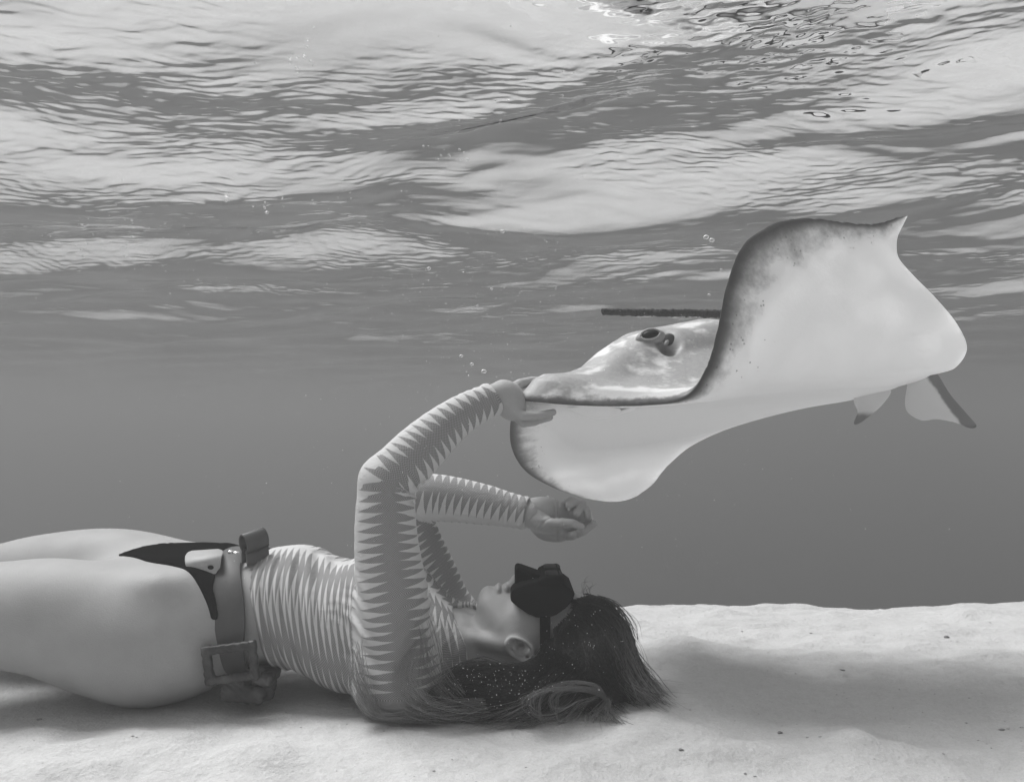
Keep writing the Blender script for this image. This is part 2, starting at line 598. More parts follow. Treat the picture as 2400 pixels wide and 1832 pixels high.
def ribbon(path, side, width, thick, n_round=1):
    """a flat strap: centre line points, unit side vectors, width, thickness -> verts, quads (closed box section, capped)"""
    path = np.array(path, float); side = np.array(side, float)
    tan = np.gradient(path, axis=0)
    tan /= np.linalg.norm(tan, axis=1)[:, None]
    side = side - (side * tan).sum(1)[:, None] * tan
    side /= np.linalg.norm(side, axis=1)[:, None]
    nor = np.cross(tan, side)
    w = np.broadcast_to(np.asarray(width, float), len(path))[:, None] * 0.5
    h = thick * 0.5; e = min(thick * 0.35, 0.001)
    sec = [(-1, 1, e, 0), (1, 1, -e, 0), (1, 1, 0, -e), (1, -1, 0, e), (1, -1, -e, 0), (-1, -1, e, 0), (-1, -1, 0, e), (-1, 1, 0, -e)]
    rows = [path + side * (w * a + ea) + nor * (h * b + eb) for a, b, ea, eb in sec]
    v = np.stack(rows, 1).reshape(-1, 3)
    f = [tuple(x) for x in grid_faces(len(path), 8, True).tolist()]
    f += [tuple(range(8)), tuple((len(path) - 1) * 8 + np.arange(7, -1, -1))]
    return v, f

def cr_spline(pts, n):
    """Catmull-Rom through points, n samples"""
    pts = np.array(pts, float)
    P = np.vstack([2 * pts[0] - pts[1], pts, 2 * pts[-1] - pts[-2]])
    t = np.linspace(0, len(pts) - 1 - 1e-9, n)
    i = t.astype(int); f = (t - i)[:, None]
    a, b, c, d = P[i], P[i + 1], P[i + 2], P[i + 3]
    return 0.5 * (2 * b + (c - a) * f + (2 * a - 5 * b + 4 * c - d) * f ** 2 + (3 * b - a - 3 * c + d) * f ** 3)

def tube(path, rad, sides=8, cap=True):
    path = np.array(path, float)
    rad = np.broadcast_to(np.asarray(rad, float), len(path))
    tan = np.gradient(path, axis=0); tan /= np.linalg.norm(tan, axis=1)[:, None]
    ref = np.array([0.31, 0.2, 0.93]); 
    a = np.cross(tan, ref); a /= np.linalg.norm(a, axis=1)[:, None]
    b = np.cross(tan, a)
    th = np.arange(sides) / sides * 2 * math.pi
    v = path[:, None] + rad[:, None, None] * (np.cos(th)[None, :, None] * a[:, None] + np.sin(th)[None, :, None] * b[:, None])
    f = [tuple(x) for x in grid_faces(len(path), sides, True).tolist()]
    if cap:
        f += [tuple(range(sides - 1, -1, -1)), tuple((len(path) - 1) * sides + np.arange(sides))]
    return v.reshape(-1, 3), f
# ------------------------------------------------------------------ the swimmer
YC = 1.38
def S(px, D):
    return px * D / FPX

# limb centre lines (photo pixel, depth) and radii in pixels at that depth
near_arm_px = [(932, 1590, 1.245, 84), (930, 1500, 1.235, 77), (922, 1400, 1.225, 77), (908, 1300, 1.22, 70), (903, 1200, 1.215, 63), (906, 1128, 1.215, 56)]
near_fore_px = [(906, 1128, 1.215, 56), (945, 1092, 1.22, 57), (986, 1052, 1.23, 55), (1040, 1002, 1.24, 46), (1097, 962, 1.25, 38), (1156, 934, 1.26, 32)]
far_arm_px = [(1066, 1480, 1.51, 66), (1040, 1420, 1.50, 60), (1010, 1345, 1.49, 56), (975, 1260, 1.48, 51), (948, 1172, 1.47, 47)]
far_fore_px = [(948, 1172, 1.47, 47), (1000, 1166, 1.46, 50), (1045, 1168, 1.455, 49), (1135, 1182, 1.44, 42), (1185, 1193, 1.43, 36), (1238, 1203, 1.42, 31)]
def chain(px):
    return np.array([V(x, y, D) for x, y, D, r in px]), np.array([S(r, D) for x, y, D, r in px])
NA, NAr = chain(near_arm_px); NF, NFr = chain(near_fore_px)
FA, FAr = chain(far_arm_px); FF, FFr = chain(far_fore_px)

torso = p_loft([(-.725, YC, .135, .085, .060), (-.69, YC, .128, .120, .080), (-.62, YC, .120, .156, .103), (-.56, YC, .136, .155, .098), (-.53, YC, .145, .148, .098),
                (-.47, YC, .138, .131, .096), (-.44, YC, .142, .127, .095), (-.375, YC, .143, .130, .099), (-.335, YC, .126, .137, .099),
                (-.30, YC, .110, .144, .102), (-.25, YC, .110, .150, .106), (-.19, YC, .103, .152, .098), (-.13, YC + .005, .080, .132, .072), (-.095, YC + .01, .062, .08, .052)], 0.03)
chest = [p_ell((-.245, YC - .072, .165), (.062, .058, .052), 0.04), p_ell((-.235, YC + .078, .168), (.062, .058, .052), 0.04)]
girdle = [p_chain([(-.10, YC, .058), (-.15, YC - .075, .062), NA[0]], [.055, .056, .058], 0.035),
          p_chain([(-.10, YC + .02, .058), (-.10, YC + .09, .062), FA[0]], [.055, .056, .055], 0.035)]
def limb(pts, rad, k, n=64):
    c = cr_spline(np.c_[np.array(pts, float), np.array(rad, float)], n)
    return p_chain(c[:, :3], c[:, 3], k)
arms = [limb(NA, NAr, 0.035, 12), limb(FA, FAr, 0.035, 11), limb(NF, NFr, 0.012, 12), limb(FF, FFr, 0.012, 12)]

legs = [
    limb([(-.557, 1.312, .112), (-.653, 1.300, .114), (-.762, 1.290, .143), (-.851, 1.285, .150), (-.97, 1.283, .163), (-1.08, 1.28, .172)], [.092, .1060, .0965, .085, .068, .058], 0.05),
    p_chain([(-1.08, 1.28, .172), (-1.20, 1.28, .130), (-1.46, 1.29, .045)], [.056, .053, .034], 0.03),
    p_chain([(-1.47, 1.29, .035), (-1.53, 1.285, .075), (-1.60, 1.28, .125)], [.034, .032, .022], 0.02, (np.array([0, 1.0, 0]), 1.25)),
    limb([(-.60, 1.465, .127), (-.757, 1.49, .150), (-.886, 1.50, .154), (-.994, 1.50, .141), (-1.10, 1.505, .115), (-1.20, 1.51, .098)], [.106, .112, .100, .088, .070, .058], 0.05),
    p_chain([(-1.20, 1.51, .098), (-1.32, 1.51, .072), (-1.57, 1.51, .040)], [.056, .053, .034], 0.03),
    p_chain([(-1.58, 1.51, .034), (-1.63, 1.51, .080), (-1.70, 1.51, .130)], [.034, .032, .022], 0.02, (np.array([0, 1.0, 0]), 1.25)),
]
hips = [p_ell((-.592, 1.318, .088), (.100, .095, .088), 0.05), p_ell((-.592, 1.442, .088), (.100, .095, .088), 0.05),
        p_ell(V(372, 1384, 1.262), (.040, .028, .024), 0.03), p_ell((-.655, YC, .196), (.05, .05, .034), 0.035)]

neck = [p_chain([(-.12, YC, .052), (-.05, YC, .052), (.03, YC, .062)], [.054, .053, .056], 0.03),
        p_chain([V(1050, 1500, 1.345), V(1110, 1497, 1.335), V(1180, 1512, 1.32)], [.012, .013, .013], 0.014)]   # the long neck muscle
head = [p_ell((.112, YC, .072), (.088, .074, .090), 0.03), p_ell((.045, YC, .105), (.076, .064, .064), 0.03),
        p_chain([(.018, YC - .056, .090), (-.012, YC - .044, .118), (-.038, YC - .018, .146)], [.017, .016, .017], 0.025),
        p_chain([(.018, YC + .056, .090), (-.012, YC + .044, .118), (-.038, YC + .018, .146)], [.017, .016, .017], 0.025),
        p_ell((-.0415, YC, .1515), (.0185, .021, .0250), 0.012), p_ell((-.018, YC, .112), (.044, .046, .046), 0.02),
        p_ell((-.012, YC, .139), (.036, .036, .031), 0.012),
        p_ell((-.0240, YC, .1715), (.0068, .021, .0098), 0.0045), p_ell((-.0105, YC, .1715), (.0068, .019, .0108), 0.0045),
        p_ell((.012, YC, .175), (.018, .014, .024), 0.01), p_ell((.030, YC - .034, .128), (.036, .030, .034), 0.02), p_ell((.030, YC + .034, .128), (.036, .030, .034), 0.02)]
EC = V(1221, 1519, 1.302)
def ear_pts(sgn):
    ax = np.array([.85, 0, -.53]); bx = np.array([.53, 0, .85])
    loop = []
    for a in np.linspace(-2.75, 2.6, 15):
        rr_ = 0.0255 - 0.0035 * math.cos(a)
        loop.append(EC + ax * (math.cos(a) * rr_ * 0.98) + bx * (math.sin(a) * 0.0155) + np.array([0, -.0085 - .003 * math.cos(a), 0]))
    loop = np.array(loop)
    anti = np.array([EC + ax * q[0] + bx * q[1] + np.array([0, -.0075, 0]) for q in ((.016, .006), (.010, -.006), (-.002, -.0085), (-.010, -.004))])
    lobe = EC - ax * .022 - bx * .001
    base = EC + np.array([.0, .004, .0])
    if sgn > 0:
        for arr in (loop, anti):
            arr[:, 1] = 2 * YC - arr[:, 1]
        lobe = lobe * [1, -1, 1] + [0, 2 * YC, 0]; base = base * [1, -1, 1] + [0, 2 * YC, 0]
    R = np.stack([ax, [0, 1, 0], bx], 1)
    return [p_ell(base, (.026, .0105, .0150), 0.006, R), p_chain(loop, np.full(15, .0036), 0.003), p_chain(anti, np.full(4, .0036), 0.003), p_ell(lobe + [0, -.004 if sgn < 0 else .004, 0], (.009, .0045, .0085), 0.005)]
ears = ear_pts(-1) + ear_pts(1)
ear_hole = p_ell(EC + np.array([.001, -.0085, .0035]), (.0062, .010, .0040), 0.003)

def finger(px, r0, r1, k=0.003):
    pts = np.array([V(*q) for q in px])
    return p_chain(pts, np.linspace(r0, r1, len(pts)), k)
# the free hand, palm turned to the camera, fingers curled
hand_far = [p_chain([V(1236, 1203, 1.42), V(1262, 1207, 1.42)], [.024, .026], 0.02, (np.array([0, 1.0, 0]), .62)),
            p_ell(V(1276, 1192, 1.425), (.036, .016, .021), 0.014, rot_xyz(0, 8, 0)),
            p_ell(V(1290, 1222, 1.43), (.040, .015, .037), 0.016, rot_xyz(0, 20, 0)),
            p_ell(V(1272, 1226, 1.408), (.033, .017, .016), 0.012, rot_xyz(0, 22, 0)),
            p_ell(V(1313, 1240, 1.425), (.020, .013, .022), 0.012),
            p_ell(V(1344, 1214, 1.437), (.026, .011, .026), 0.010),
            finger([(1288, 1224, 1.395), (1318, 1225, 1.378), (1342, 1226, 1.37), (1362, 1234, 1.372)], .0098, .0066, 0.008),        # thumb
            finger([(1318, 1256, 1.42), (1343, 1255, 1.405), (1368, 1245, 1.39), (1392, 1227, 1.385)], .0092, .0064),             # index
            finger([(1324, 1240, 1.43), (1360, 1236, 1.42), (1378, 1216, 1.405), (1375, 1193, 1.395)], .0090, .0066),             # middle
            finger([(1322, 1205, 1.435), (1352, 1196, 1.425), (1366, 1180, 1.405), (1351, 1203, 1.385)], .0086, .0068),           # ring
            finger([(1316, 1186, 1.435), (1340, 1172, 1.425), (1350, 1178, 1.405), (1333, 1183, 1.390)], .0080, .0066)]           # little
# the hand under the stingray's snout
hand_near = [p_chain([V(1154, 934, 1.26), V(1180, 925, 1.27)], [.0235, .0245], 0.02, (np.array([.5, .7, .5]) / np.linalg.norm([.5, .7, .5]), .72)),
             p_ell(V(1192, 928, 1.285), (.024, .036, .023), 0.018, rot_xyz(0, -20, 0)),
             p_ell(V(1202, 955, 1.275), (.022, .034, .022), 0.016),
             finger([(1198, 958, 1.255), (1222, 974, 1.248), (1258, 975, 1.256), (1296, 966, 1.266)], .0092, .0058, 0.003),
             finger([(1204, 966, 1.27), (1227, 990, 1.266), (1252, 988, 1.276), (1284, 976, 1.290)], .0092, .0060, 0.003),
             finger([(1206, 966, 1.292), (1228, 988, 1.296), (1258, 985, 1.312), (1288, 978, 1.33)], .0090, .0062, 0.003),
             finger([(1202, 962, 1.31), (1222, 984, 1.32), (1248, 984, 1.336), (1270, 980, 1.35)], .0082, .0058, 0.003),
             finger([(1196, 915, 1.305), (1218, 900, 1.325), (1248, 893, 1.335), (1272, 893, 1.34)], .0100, .0072, 0.010)]   # thumb over the snout

body_prims = [torso] + chest + girdle + hips + legs + neck + head + arms + ears
FORM = [(V(436, 1402, 1.215), .034, .0075), (V(362, 1362, 1.235), .026, -.0050), (V(235, 1430, 1.185), .065, .0045), (V(330, 1500, 1.19), .05, -.003),
        (V(465, 1480, 1.21), .04, .0035), (V(60, 1400, 1.20), .05, -.003), (V(250, 1250, 1.42), .05, -.003), (V(340, 1260, 1.44), .035, .003)]
def body_post(p, d):
    if p[:, 0].min() < -.45:
        d = d.copy()
        for c0, rr_, am in FORM:                      # hip bone, hollow beside it, long thigh muscles
            d += am * np.exp(-((p - c0) ** 2).sum(1) / rr_ ** 2)
    near = np.abs(p - EC).max(1) < 0.06
    if near.any():
        d = d.copy()
        h = ear_hole.fn(p[near])
        d[near] = -smin(-d[near], h, 0.004)
    return d
def body_fn(p):
    return body_post(p, eval_union(body_prims, p))
torso_fn = lambda p: eval_union([torso] + hips + legs[:1] + legs[3:4], p)

def skin_material():
    M = Mat('tanned_skin')
    pos = M.geo()
    n1 = M.noise(pos, 14.0, 3.0, 0.5)
    n2 = M.noise(M.scalev(pos, (1.0, 1.0, 2.2)), 420.0, 2.0, 0.5)
    col = M.math('ADD', 0.345, M.math('MULTIPLY', M.math('SUBTRACT', n1, 0.5), 0.12))
    col = M.math('ADD', col, M.math('MULTIPLY', M.math('SUBTRACT', n2, 0.5), 0.06))
    b = M.bump(n2, 0.0012, 0.4)
    return M.pbr(col, 0.55, 0.22, b, sub=0.10, subr=0.006)
SKIN = skin_material()

bv, bq = mesh_field(body_prims, 0.0030, body_post, deep=True)
bv = smooth_mesh(bv, bq, 2)
hipmask = np.clip((-.50 - bv[:, 0]) / .05, 0, 1)
leg_q = bq[(hipmask[bq] > 0).any(1)]                # polish the bare hips and thighs
leg_i = np.unique(leg_q); leg_m = np.full(len(bv), -1); leg_m[leg_i] = np.arange(len(leg_i))
bv[leg_i] = smooth_mesh(bv[leg_i], leg_m[leg_q], 40, .5, hipmask[leg_i])
body_n = len(bv)
CREASE = [[(1307, 1169), (1308, 1190), (1311, 1216)], [(1247, 1186), (1281, 1203), (1300, 1214)], [(1266, 1238), (1277, 1221), (1292, 1213)], [(1317, 1226), (1322, 1242)], [(1309, 1243), (1308, 1264)], [(1329, 1243), (1327, 1264)],
          [(1349, 1240), (1352, 1260)], [(1322, 1172), (1325, 1184)], [(1300, 1176), (1302, 1212)], [(1262, 1240), (1270, 1224)], [(1256, 1236), (1262, 1222)]]
def palm_post(p, d):
    x_, y_ = 1200 + p[:, 0] / p[:, 1] * FPX, HOR - (p[:, 2] - HC) / p[:, 1] * FPX
    q = np.stack([x_, y_], 1); d = d.copy()
    for line in CREASE:
        best = np.full(len(q), 1e9)
        for a, b in zip(line[:-1], line[1:]):
            a, b = np.array(a, float), np.array(b, float)
            t = np.clip((q - a) @ (b - a) / ((b - a) @ (b - a)), 0, 1)
            best = np.minimum(best, np.hypot(*(q - a - t[:, None] * (b - a)).T))
        d += np.where(p[:, 1] < 1.425, .0017 * np.exp(-(best / 2.4) ** 2), 0)
    return d
for prims, post_ in ((hand_far, palm_post), (hand_near, None)):
    h_v, h_q = mesh_field(prims, 0.0016, post_, pad=.012, B=16)
    bq = np.vstack([bq, h_q + len(bv)]); bv = np.vstack([bv, smooth_mesh(h_v, h_q, 1)])
person = thing('person', 'swimmer in patterned long-sleeved top lying on the sand, hand under the stingray', 'person', (-.3, YC, 0.0))
body = mesh_obj('body', bv, bq, SKIN, person)
body['label'] = 'tanned bare skin of the swimmer'

# ---- knitted top
shirt_prims = [torso] + chest + girdle + arms
na_dir = NF[-1] - NF[-3]; na_dir /= np.linalg.norm(na_dir)
fa_dir = FF[-1] - FF[-3]; fa_dir /= np.linalg.norm(fa_dir)
cuff_n = V(1166, 937, 1.26); cuff_f = V(1238, 1203, 1.42)
def chain_coords(p, pts, refs):
    best = np.full(len(p), 9.0); s = np.zeros(len(p)); th = np.zeros(len(p)); s0 = 0.0
    for i in range(len(pts) - 1):
        a, b = pts[i], pts[i + 1]
        ab = b - a; L = np.linalg.norm(ab)
        t = np.clip((p - a) @ ab / (L * L), 0, 1)
        q = p - a - t[:, None] * ab
        d = np.linalg.norm(q, axis=1)
        ax = ab / L
        r = refs[i] - (refs[i] @ ax) * ax; r /= np.linalg.norm(r)
        o = np.cross(ax, r)
        ang = np.arctan2(q @ o, q @ r)
        m = d < best
        best = np.where(m, d, best); s = np.where(m, s0 + t * L, s); th = np.where(m, ang, th)
        s0 += L
    return s, th, best
near_pts = cr_spline(np.vstack([NA, NF[1:]]), 41); far_pts = cr_spline(np.vstack([FA, FF[1:]]), 41)
near_rad = cr_spline(np.vstack([np.c_[NAr, NAr], np.c_[NFr, NFr][1:]]), 41)[:, 0]; far_rad = cr_spline(np.vstack([np.c_[FAr, FAr], np.c_[FFr, FFr][1:]]), 41)[:, 0]
def blend_refs(a, b, at):
    a, b = np.array(a), np.array(b)
    return [a + (b - a) * np.clip((i - at + 4) / 8.0, 0, 1) for i in range(40)]
near_refs = blend_refs([.30, -.95, 0], [.10, -.98, -.10], 20)
far_refs = blend_refs([.75, -.65, 0], [0.0, -.80, .55], 18)
def shirt_post(p, d):
    x, y, z = p[:, 0], p[:, 1], p[:, 2]
    phi = np.arctan2(np.abs(y - YC), z - .13)
    # gathered folds towards the hem and slanting creases over the waist
    wz = np.exp(-((x + .405) / .035) ** 2)
    wf = np.exp(-((x + .355) / .06) ** 2)
    fold = wz * (.0026 * np.sin((x + .010 * np.sin(phi * 2.2)) * 2 * math.pi / .0165) + .0012)
    fold += wf * .0030 * np.sin((x - .030 * phi) * 2 * math.pi / .031)
    rib = .0016 * np.exp(-((x + .24) / .05) ** 2) * np.sin((x * .8 + z * .9) * 2 * math.pi / .035)
    fold += .0011 * np.exp(-((phi - 1.80) / .022) ** 2)          # side seam
    arm_side = (z > .24)
    d = d - .0042 - np.where(arm_side, 0, fold + rib)
    # creases at the elbows, armpit and cuffs
    for c0, rr_, per, amp, dr in ((V(962, 1155, 1.215), .035, .0125, .0032, np.array([.55, 0, .83])), (V(1003, 1440, 1.22), .05, .014, .0032, np.array([.75, 0, -.66])), (V(860, 1470, 1.235), .05, .016, .0020, np.array([.3, 0, .95])), (V(985, 1190, 1.46), .035, .013, .0020, np.array([.9, 0, .4]))):
        u = (p - c0) @ dr
        d = d - amp * np.sin(u * 2 * math.pi / per + 3 * np.sin((p[:, 2] - p[:, 0]) * 40)) * np.exp(-((p - c0) ** 2).sum(1) / rr_ ** 2)
    d = d - .0012 * np.sin((p @ na_dir) * 2 * math.pi / .016) * np.exp(-((p - V(958, 1150, 1.2)) ** 2).sum(1) / .0022)
    for c0, nd in ((cuff_n, na_dir), (cuff_f, fa_dir)):
        u = (p - c0) @ nd
        near = np.linalg.norm(p - c0, axis=1) < .12
        d = d - np.where(near, .0016 * np.exp(-((u + .006) / .006) ** 2) + .0009 * np.sin(u * 2 * math.pi / .013) * np.exp(-((u + .03) / .03) ** 2), 0)
        d = np.where(near, np.maximum(d, u), d)
    hem = -.4165 - (z - .14) * .17 + .003 * np.sin(phi * 5)
    d = np.maximum(d, (hem - x) * .98)
    neckc = (p - np.array([-.022, YC + .008, .085])) / np.array([.092, .098, .12])
    d = np.maximum(d, (1 - np.linalg.norm(neckc, axis=1)) * .09)
    return d
sv, sq = mesh_field(shirt_prims, 0.0032, shirt_post, lo=(-.47, 1.06, -.04), hi=(.12, 1.68, .60))
sv = smooth_mesh(sv, sq, 1)
s_n, th_n, d_n = chain_coords(sv, near_pts, near_refs)
s_f, th_f, d_f = chain_coords(sv, far_pts, far_refs)
r_n = np.interp(s_n, np.concatenate([[0], np.cumsum(np.linalg.norm(np.diff(near_pts, axis=0), axis=1))]), near_rad)
r_f = np.interp(s_f, np.concatenate([[0], np.cumsum(np.linalg.norm(np.diff(far_pts, axis=0), axis=1))]), far_rad)
is_n = (d_n < r_n + .016) & ((s_n > .035) | (sv[:, 1] < 1.235)); is_f = (d_f < r_f + .014) & (s_f > .05) & ~is_n
phi = np.degrees(np.arctan2(np.abs(sv[:, 1] - YC), sv[:, 2] - np.interp(sv[:, 0], [-.45, -.37, -.30, -.2], [.140, .140, .108, .1])))
lean = sv[:, 0] + .018 * np.cos(np.radians(phi))          # the knit rows lean with the ribs
ps = np.where(is_n, s_n / .0147, np.where(is_f, s_f / .0145, lean / .0108))
ad = np.degrees(np.abs(np.where(is_n, th_n, th_f)))
arm_w1 = np.clip(1 - np.maximum(ad - 12, 0) / 62, 0, 1) ** 1.05
arm_w2 = np.clip(1 - (180 - ad) / 84, 0, 1)
w1 = np.where(is_n | is_f, arm_w1, np.clip(1.05 - np.abs(phi - 42) / 34, 0, 1))
w2 = np.where(is_n | is_f, arm_w2, np.where(phi < 102, np.clip(1.05 - (102 - phi) / 40, 0, 1), np.clip(1.0 - (phi - 102) / 44, 0, 1)))
pt = np.where(is_n, th_n * r_n, np.where(is_f, th_f * r_f, np.radians(phi) * .115))
def shirt_material():
    M = Mat('knitted_top')
    s, a1, a2, t = M.attr('ps'), M.attr('pw'), M.attr('pv'), M.attr('pt')
    sm = M.attr('pm')
    d1 = M.math('LESS_THAN', M.math('FRACT', s), a1)
    d2 = M.math('LESS_THAN', M.math('FRACT', M.math('ADD', s, 0.5)), a2)
    dark = M.math('MAXIMUM', d1, d2)
    kx = M.math('SINE', M.math('MULTIPLY', sm, 2 * math.pi / .0034))
    ky = M.math('SINE', M.math('MULTIPLY', t, 2 * math.pi / .0034))
    knit = M.math('MULTIPLY', kx, ky)
    dcol = M.math('ADD', .25, M.math('MULTIPLY', knit, .13))
    n = M.noise(M.geo(), 90.0, 2.0)
    lcol = M.math('ADD', .52, M.math('MULTIPLY', M.math('SUBTRACT', n, 0.5), .06))
    col = M.mix(dark, lcol, dcol)
    h = M.math('ADD', M.math('MULTIPLY', M.math('MULTIPLY', knit, dark), .35), M.math('MULTIPLY', dark, .6))
    wr_ = M.noise(M.scalev(M.geo(), (1.0, 1.0, 2.4)), 34.0, 3.0, .6, .8)
    b = M.bump(wr_, .006, .35)
    return M.pbr(col, 0.85, 0.15, M.bump(h, .0012, 0.6, b))
shirt = mesh_obj('knitted_top', sv, sq, shirt_material(), person)
shirt['label'] = 'pale long-sleeved top with dark sawtooth knit pattern'
attr(shirt, 'ps', ps); attr(shirt, 'pw', w1); attr(shirt, 'pv', w2); attr(shirt, 'pt', pt)
attr(shirt, 'pm', np.where(is_n, s_n, np.where(is_f, s_f, lean)))
# ---- bikini bottom
def bikini_post(p, d):
    x, dy, z = p[:, 0], np.abs(p[:, 1] - YC), p[:, 2]
    leg = np.interp(dy, [0, .03, .06, .09, .13, .155, .20], [-.703, -.672, -.625, -.570, -.500, -.452, -.38])
    wst = np.interp(dy, [0, .10, .12, .145, .165, .20], [-.487, -.490, -.488, -.464, -.440, -.40])
    d = d - .0030
    d = np.maximum(d, (leg - x) * .7)
    d = np.maximum(d, (x - wst) * .8)
    return np.maximum(d, .150 - z)
kv, kq = mesh_field([torso] + hips + legs[:1] + legs[3:4], 0.0032, bikini_post, lo=(-.74, 1.16, .06), hi=(-.40, 1.60, .30))
kv = smooth_mesh(kv, kq, 1)
BM = Mat('black_swim_fabric')
bikini = mesh_obj('bikini_bottom', kv, kq, BM.pbr(BM.math('ADD', .002, BM.math('MULTIPLY', BM.noise(BM.geo(), 500.0, 2.0), .004)), .95, .0), person)
bikini['label'] = 'black bikini bottom'

# ------------------------------------------------------------------ weight belt
belt = thing('weight_belt', 'grey rubber weight belt with lead weights round the waist of the swimmer', 'weight belt', (-.46, YC - .13, 0.0))
def rubber(name, c, rough=.55):
    M = Mat(name)
    pos = M.geo()
    n = M.noise(pos, 60.0, 4.0, .6)
    col = M.math('ADD', c, M.math('MULTIPLY', M.math('SUBTRACT', n, .5), c * .35))
    scr = M.ramp(M.noise(M.scalev(pos, (6, 1, 1)), 240.0, 1.0), .68, .74)
    col = M.mix(M.math('MULTIPLY', scr, .25), col, c * 1.8)
    return M.pbr(col, rough, .35, M.bump(n, .001, .3))
STRAP = rubber('grey_strap_rubber', .075)
belt_fn = lambda p: eval_union([torso] + hips + legs[:1] + legs[3:4], p)
angs = np.linspace(0, 2 * math.pi, 121)[:-1]
dirs = np.stack([0 * angs, -np.sin(angs), np.cos(angs)], 1)
lo_, hi_ = np.full(120, .03), np.full(120, .30)
for _ in range(26):
    m = .5 * (lo_ + hi_)
    ring = np.array([0, YC, .138]) + dirs * m[:, None]
    ring[:, 0] = np.interp(ring[:, 2], [.03, .08, .15, .19, .235], [-.460, -.458, -.453, -.461, -.484])
    inside = belt_fn(ring) < .0055
    lo_, hi_ = np.where(inside, m, lo_), np.where(inside, hi_, m)
for _ in range(4):
    ring = .5 * ring + .25 * (np.roll(ring, 1, 0) + np.roll(ring, -1, 0))
ring[:, 2] = np.maximum(ring[:, 2], .012)
tan = np.roll(ring, -1, 0) - np.roll(ring, 1, 0)
tan /= np.linalg.norm(tan, axis=1)[:, None]
rad_ = ring - np.array([-.465, YC, .138]); rad_[:, 0] = 0
rad_ /= np.linalg.norm(rad_, axis=1)[:, None]
sid = np.cross(tan, rad_); sid /= np.linalg.norm(sid, axis=1)[:, None]
W = .0240
sec = [(-W, -.0022), (-W, .0014), (-W + .001, .0024), (W - .001, .0024), (W, .0014), (W, -.0022)]
v = np.stack([ring + sid * a + rad_ * b for a, b in sec], 1).reshape(-1, 3)
n = len(ring)
f = []
for i in range(n):
    for j in range(6):
        f.append((i * 6 + j, i * 6 + (j + 1) % 6, ((i + 1) % n) * 6 + (j + 1) % 6, ((i + 1) % n) * 6 + j))
mesh_obj('strap', v, f, STRAP, belt)

# loose strap end folded forward over the hip, and the curled-up end beside it
def holed(name, path, side, width, label, hole_at, mat=STRAP):
    v, f = ribbon(path, side, width, .0032)
    o = mesh_obj(name, v, f, mat, belt)
    o['label'] = label
    i = hole_at
    t = path[i + 1] - path[i - 1]; t /= np.linalg.norm(t)
    s = np.array(side[i]) - (np.array(side[i]) @ t) * t; s /= np.linalg.norm(s)
    nn = np.cross(t, s)
    for sg in (1, -1):
        c = path[i] + nn * .0023 * sg
        th = np.linspace(0, 2 * math.pi, 15)[:-1]
        hv = [c + (t * math.cos(q) + s * math.sin(q)) * .0032 + nn * sg * .0002 for q in th] + [c + (t * math.cos(q) + s * math.sin(q)) * .0046 + nn * sg * .0002 for q in th]
        h = mesh_obj('punched_hole', np.array(hv[:14] + [c + nn * sg * .0003]), [(q, (q + 1) % 14, 14) for q in range(14)], HOLE, o)
    return o
HM = Mat('dark_hole'); HOLE = HM.pbr(.012, .9, .1)
# a short leaf of strap: flat on top, folded down over the front edge
leaf_c = [V(480, 1290, 1.345), V(480, 1294, 1.325), V(479, 1299, 1.306), V(478, 1305, 1.292), V(478, 1313, 1.283), V(479, 1325, 1.279), V(480, 1337, 1.278), V(482, 1348, 1.278)]
leaf_p = cr_spline(leaf_c, 26)
# rounded towards the tip: width shrinks at both ends of the fold
leaf_w = np.interp(np.linspace(0, 1, 26), [0, .12, .3, .6, .85, 1], [.044, .056, .060, .058, .050, .034])
v, f = ribbon(leaf_p, np.tile([1.0, 0, .02], (26, 1)), leaf_w, .0036)
leaf = mesh_obj('strap_end', v, f, rubber('pale_strap_rubber', .34), belt)
leaf['label'] = 'pale loose strap end folded over the hip'
hc = V(494, 1329, 1.2757)
mesh_obj('punched_hole', np.array([hc + np.array([math.cos(q) * .0052, -.0004, math.sin(q) * .0036]) for q in np.linspace(0, 2 * math.pi, 15)[:-1]] + [hc - np.array([0, .0006, 0])]), [((q + 1) % 14, q, 14) for q in range(14)], HOLE, leaf)
axis = V(616, 1252, 1.33) - V(572, 1268, 1.30); axis /= np.linalg.norm(axis)
c0 = V(596, 1271, 1.318)
e1 = np.array([0, 0, 1.0]) - axis[2] * axis; e1 /= np.linalg.norm(e1)
e2 = np.cross(axis, e1)
loop = []
for a in np.linspace(-2.4, 2.55, 30):
    rr_ = .0165 + .003 * math.cos(a)
    loop.append(c0 + e1 * math.cos(a) * rr_ + e2 * math.sin(a) * rr_ * .62)
loop = [c0 - e1 * .034 + e2 * -.004 + axis * -.008] + loop + [c0 - e1 * .036 + e2 * .010 + axis * -.006]
loop = cr_spline(loop, 60)
holed('strap_end', loop, np.tile(axis, (60, 1)), .044, 'grey strap end curled up into a loop', 15)
SM = Mat('polished_steel'); STEEL = SM.pbr(.75, .22, .5, metal=1.0)
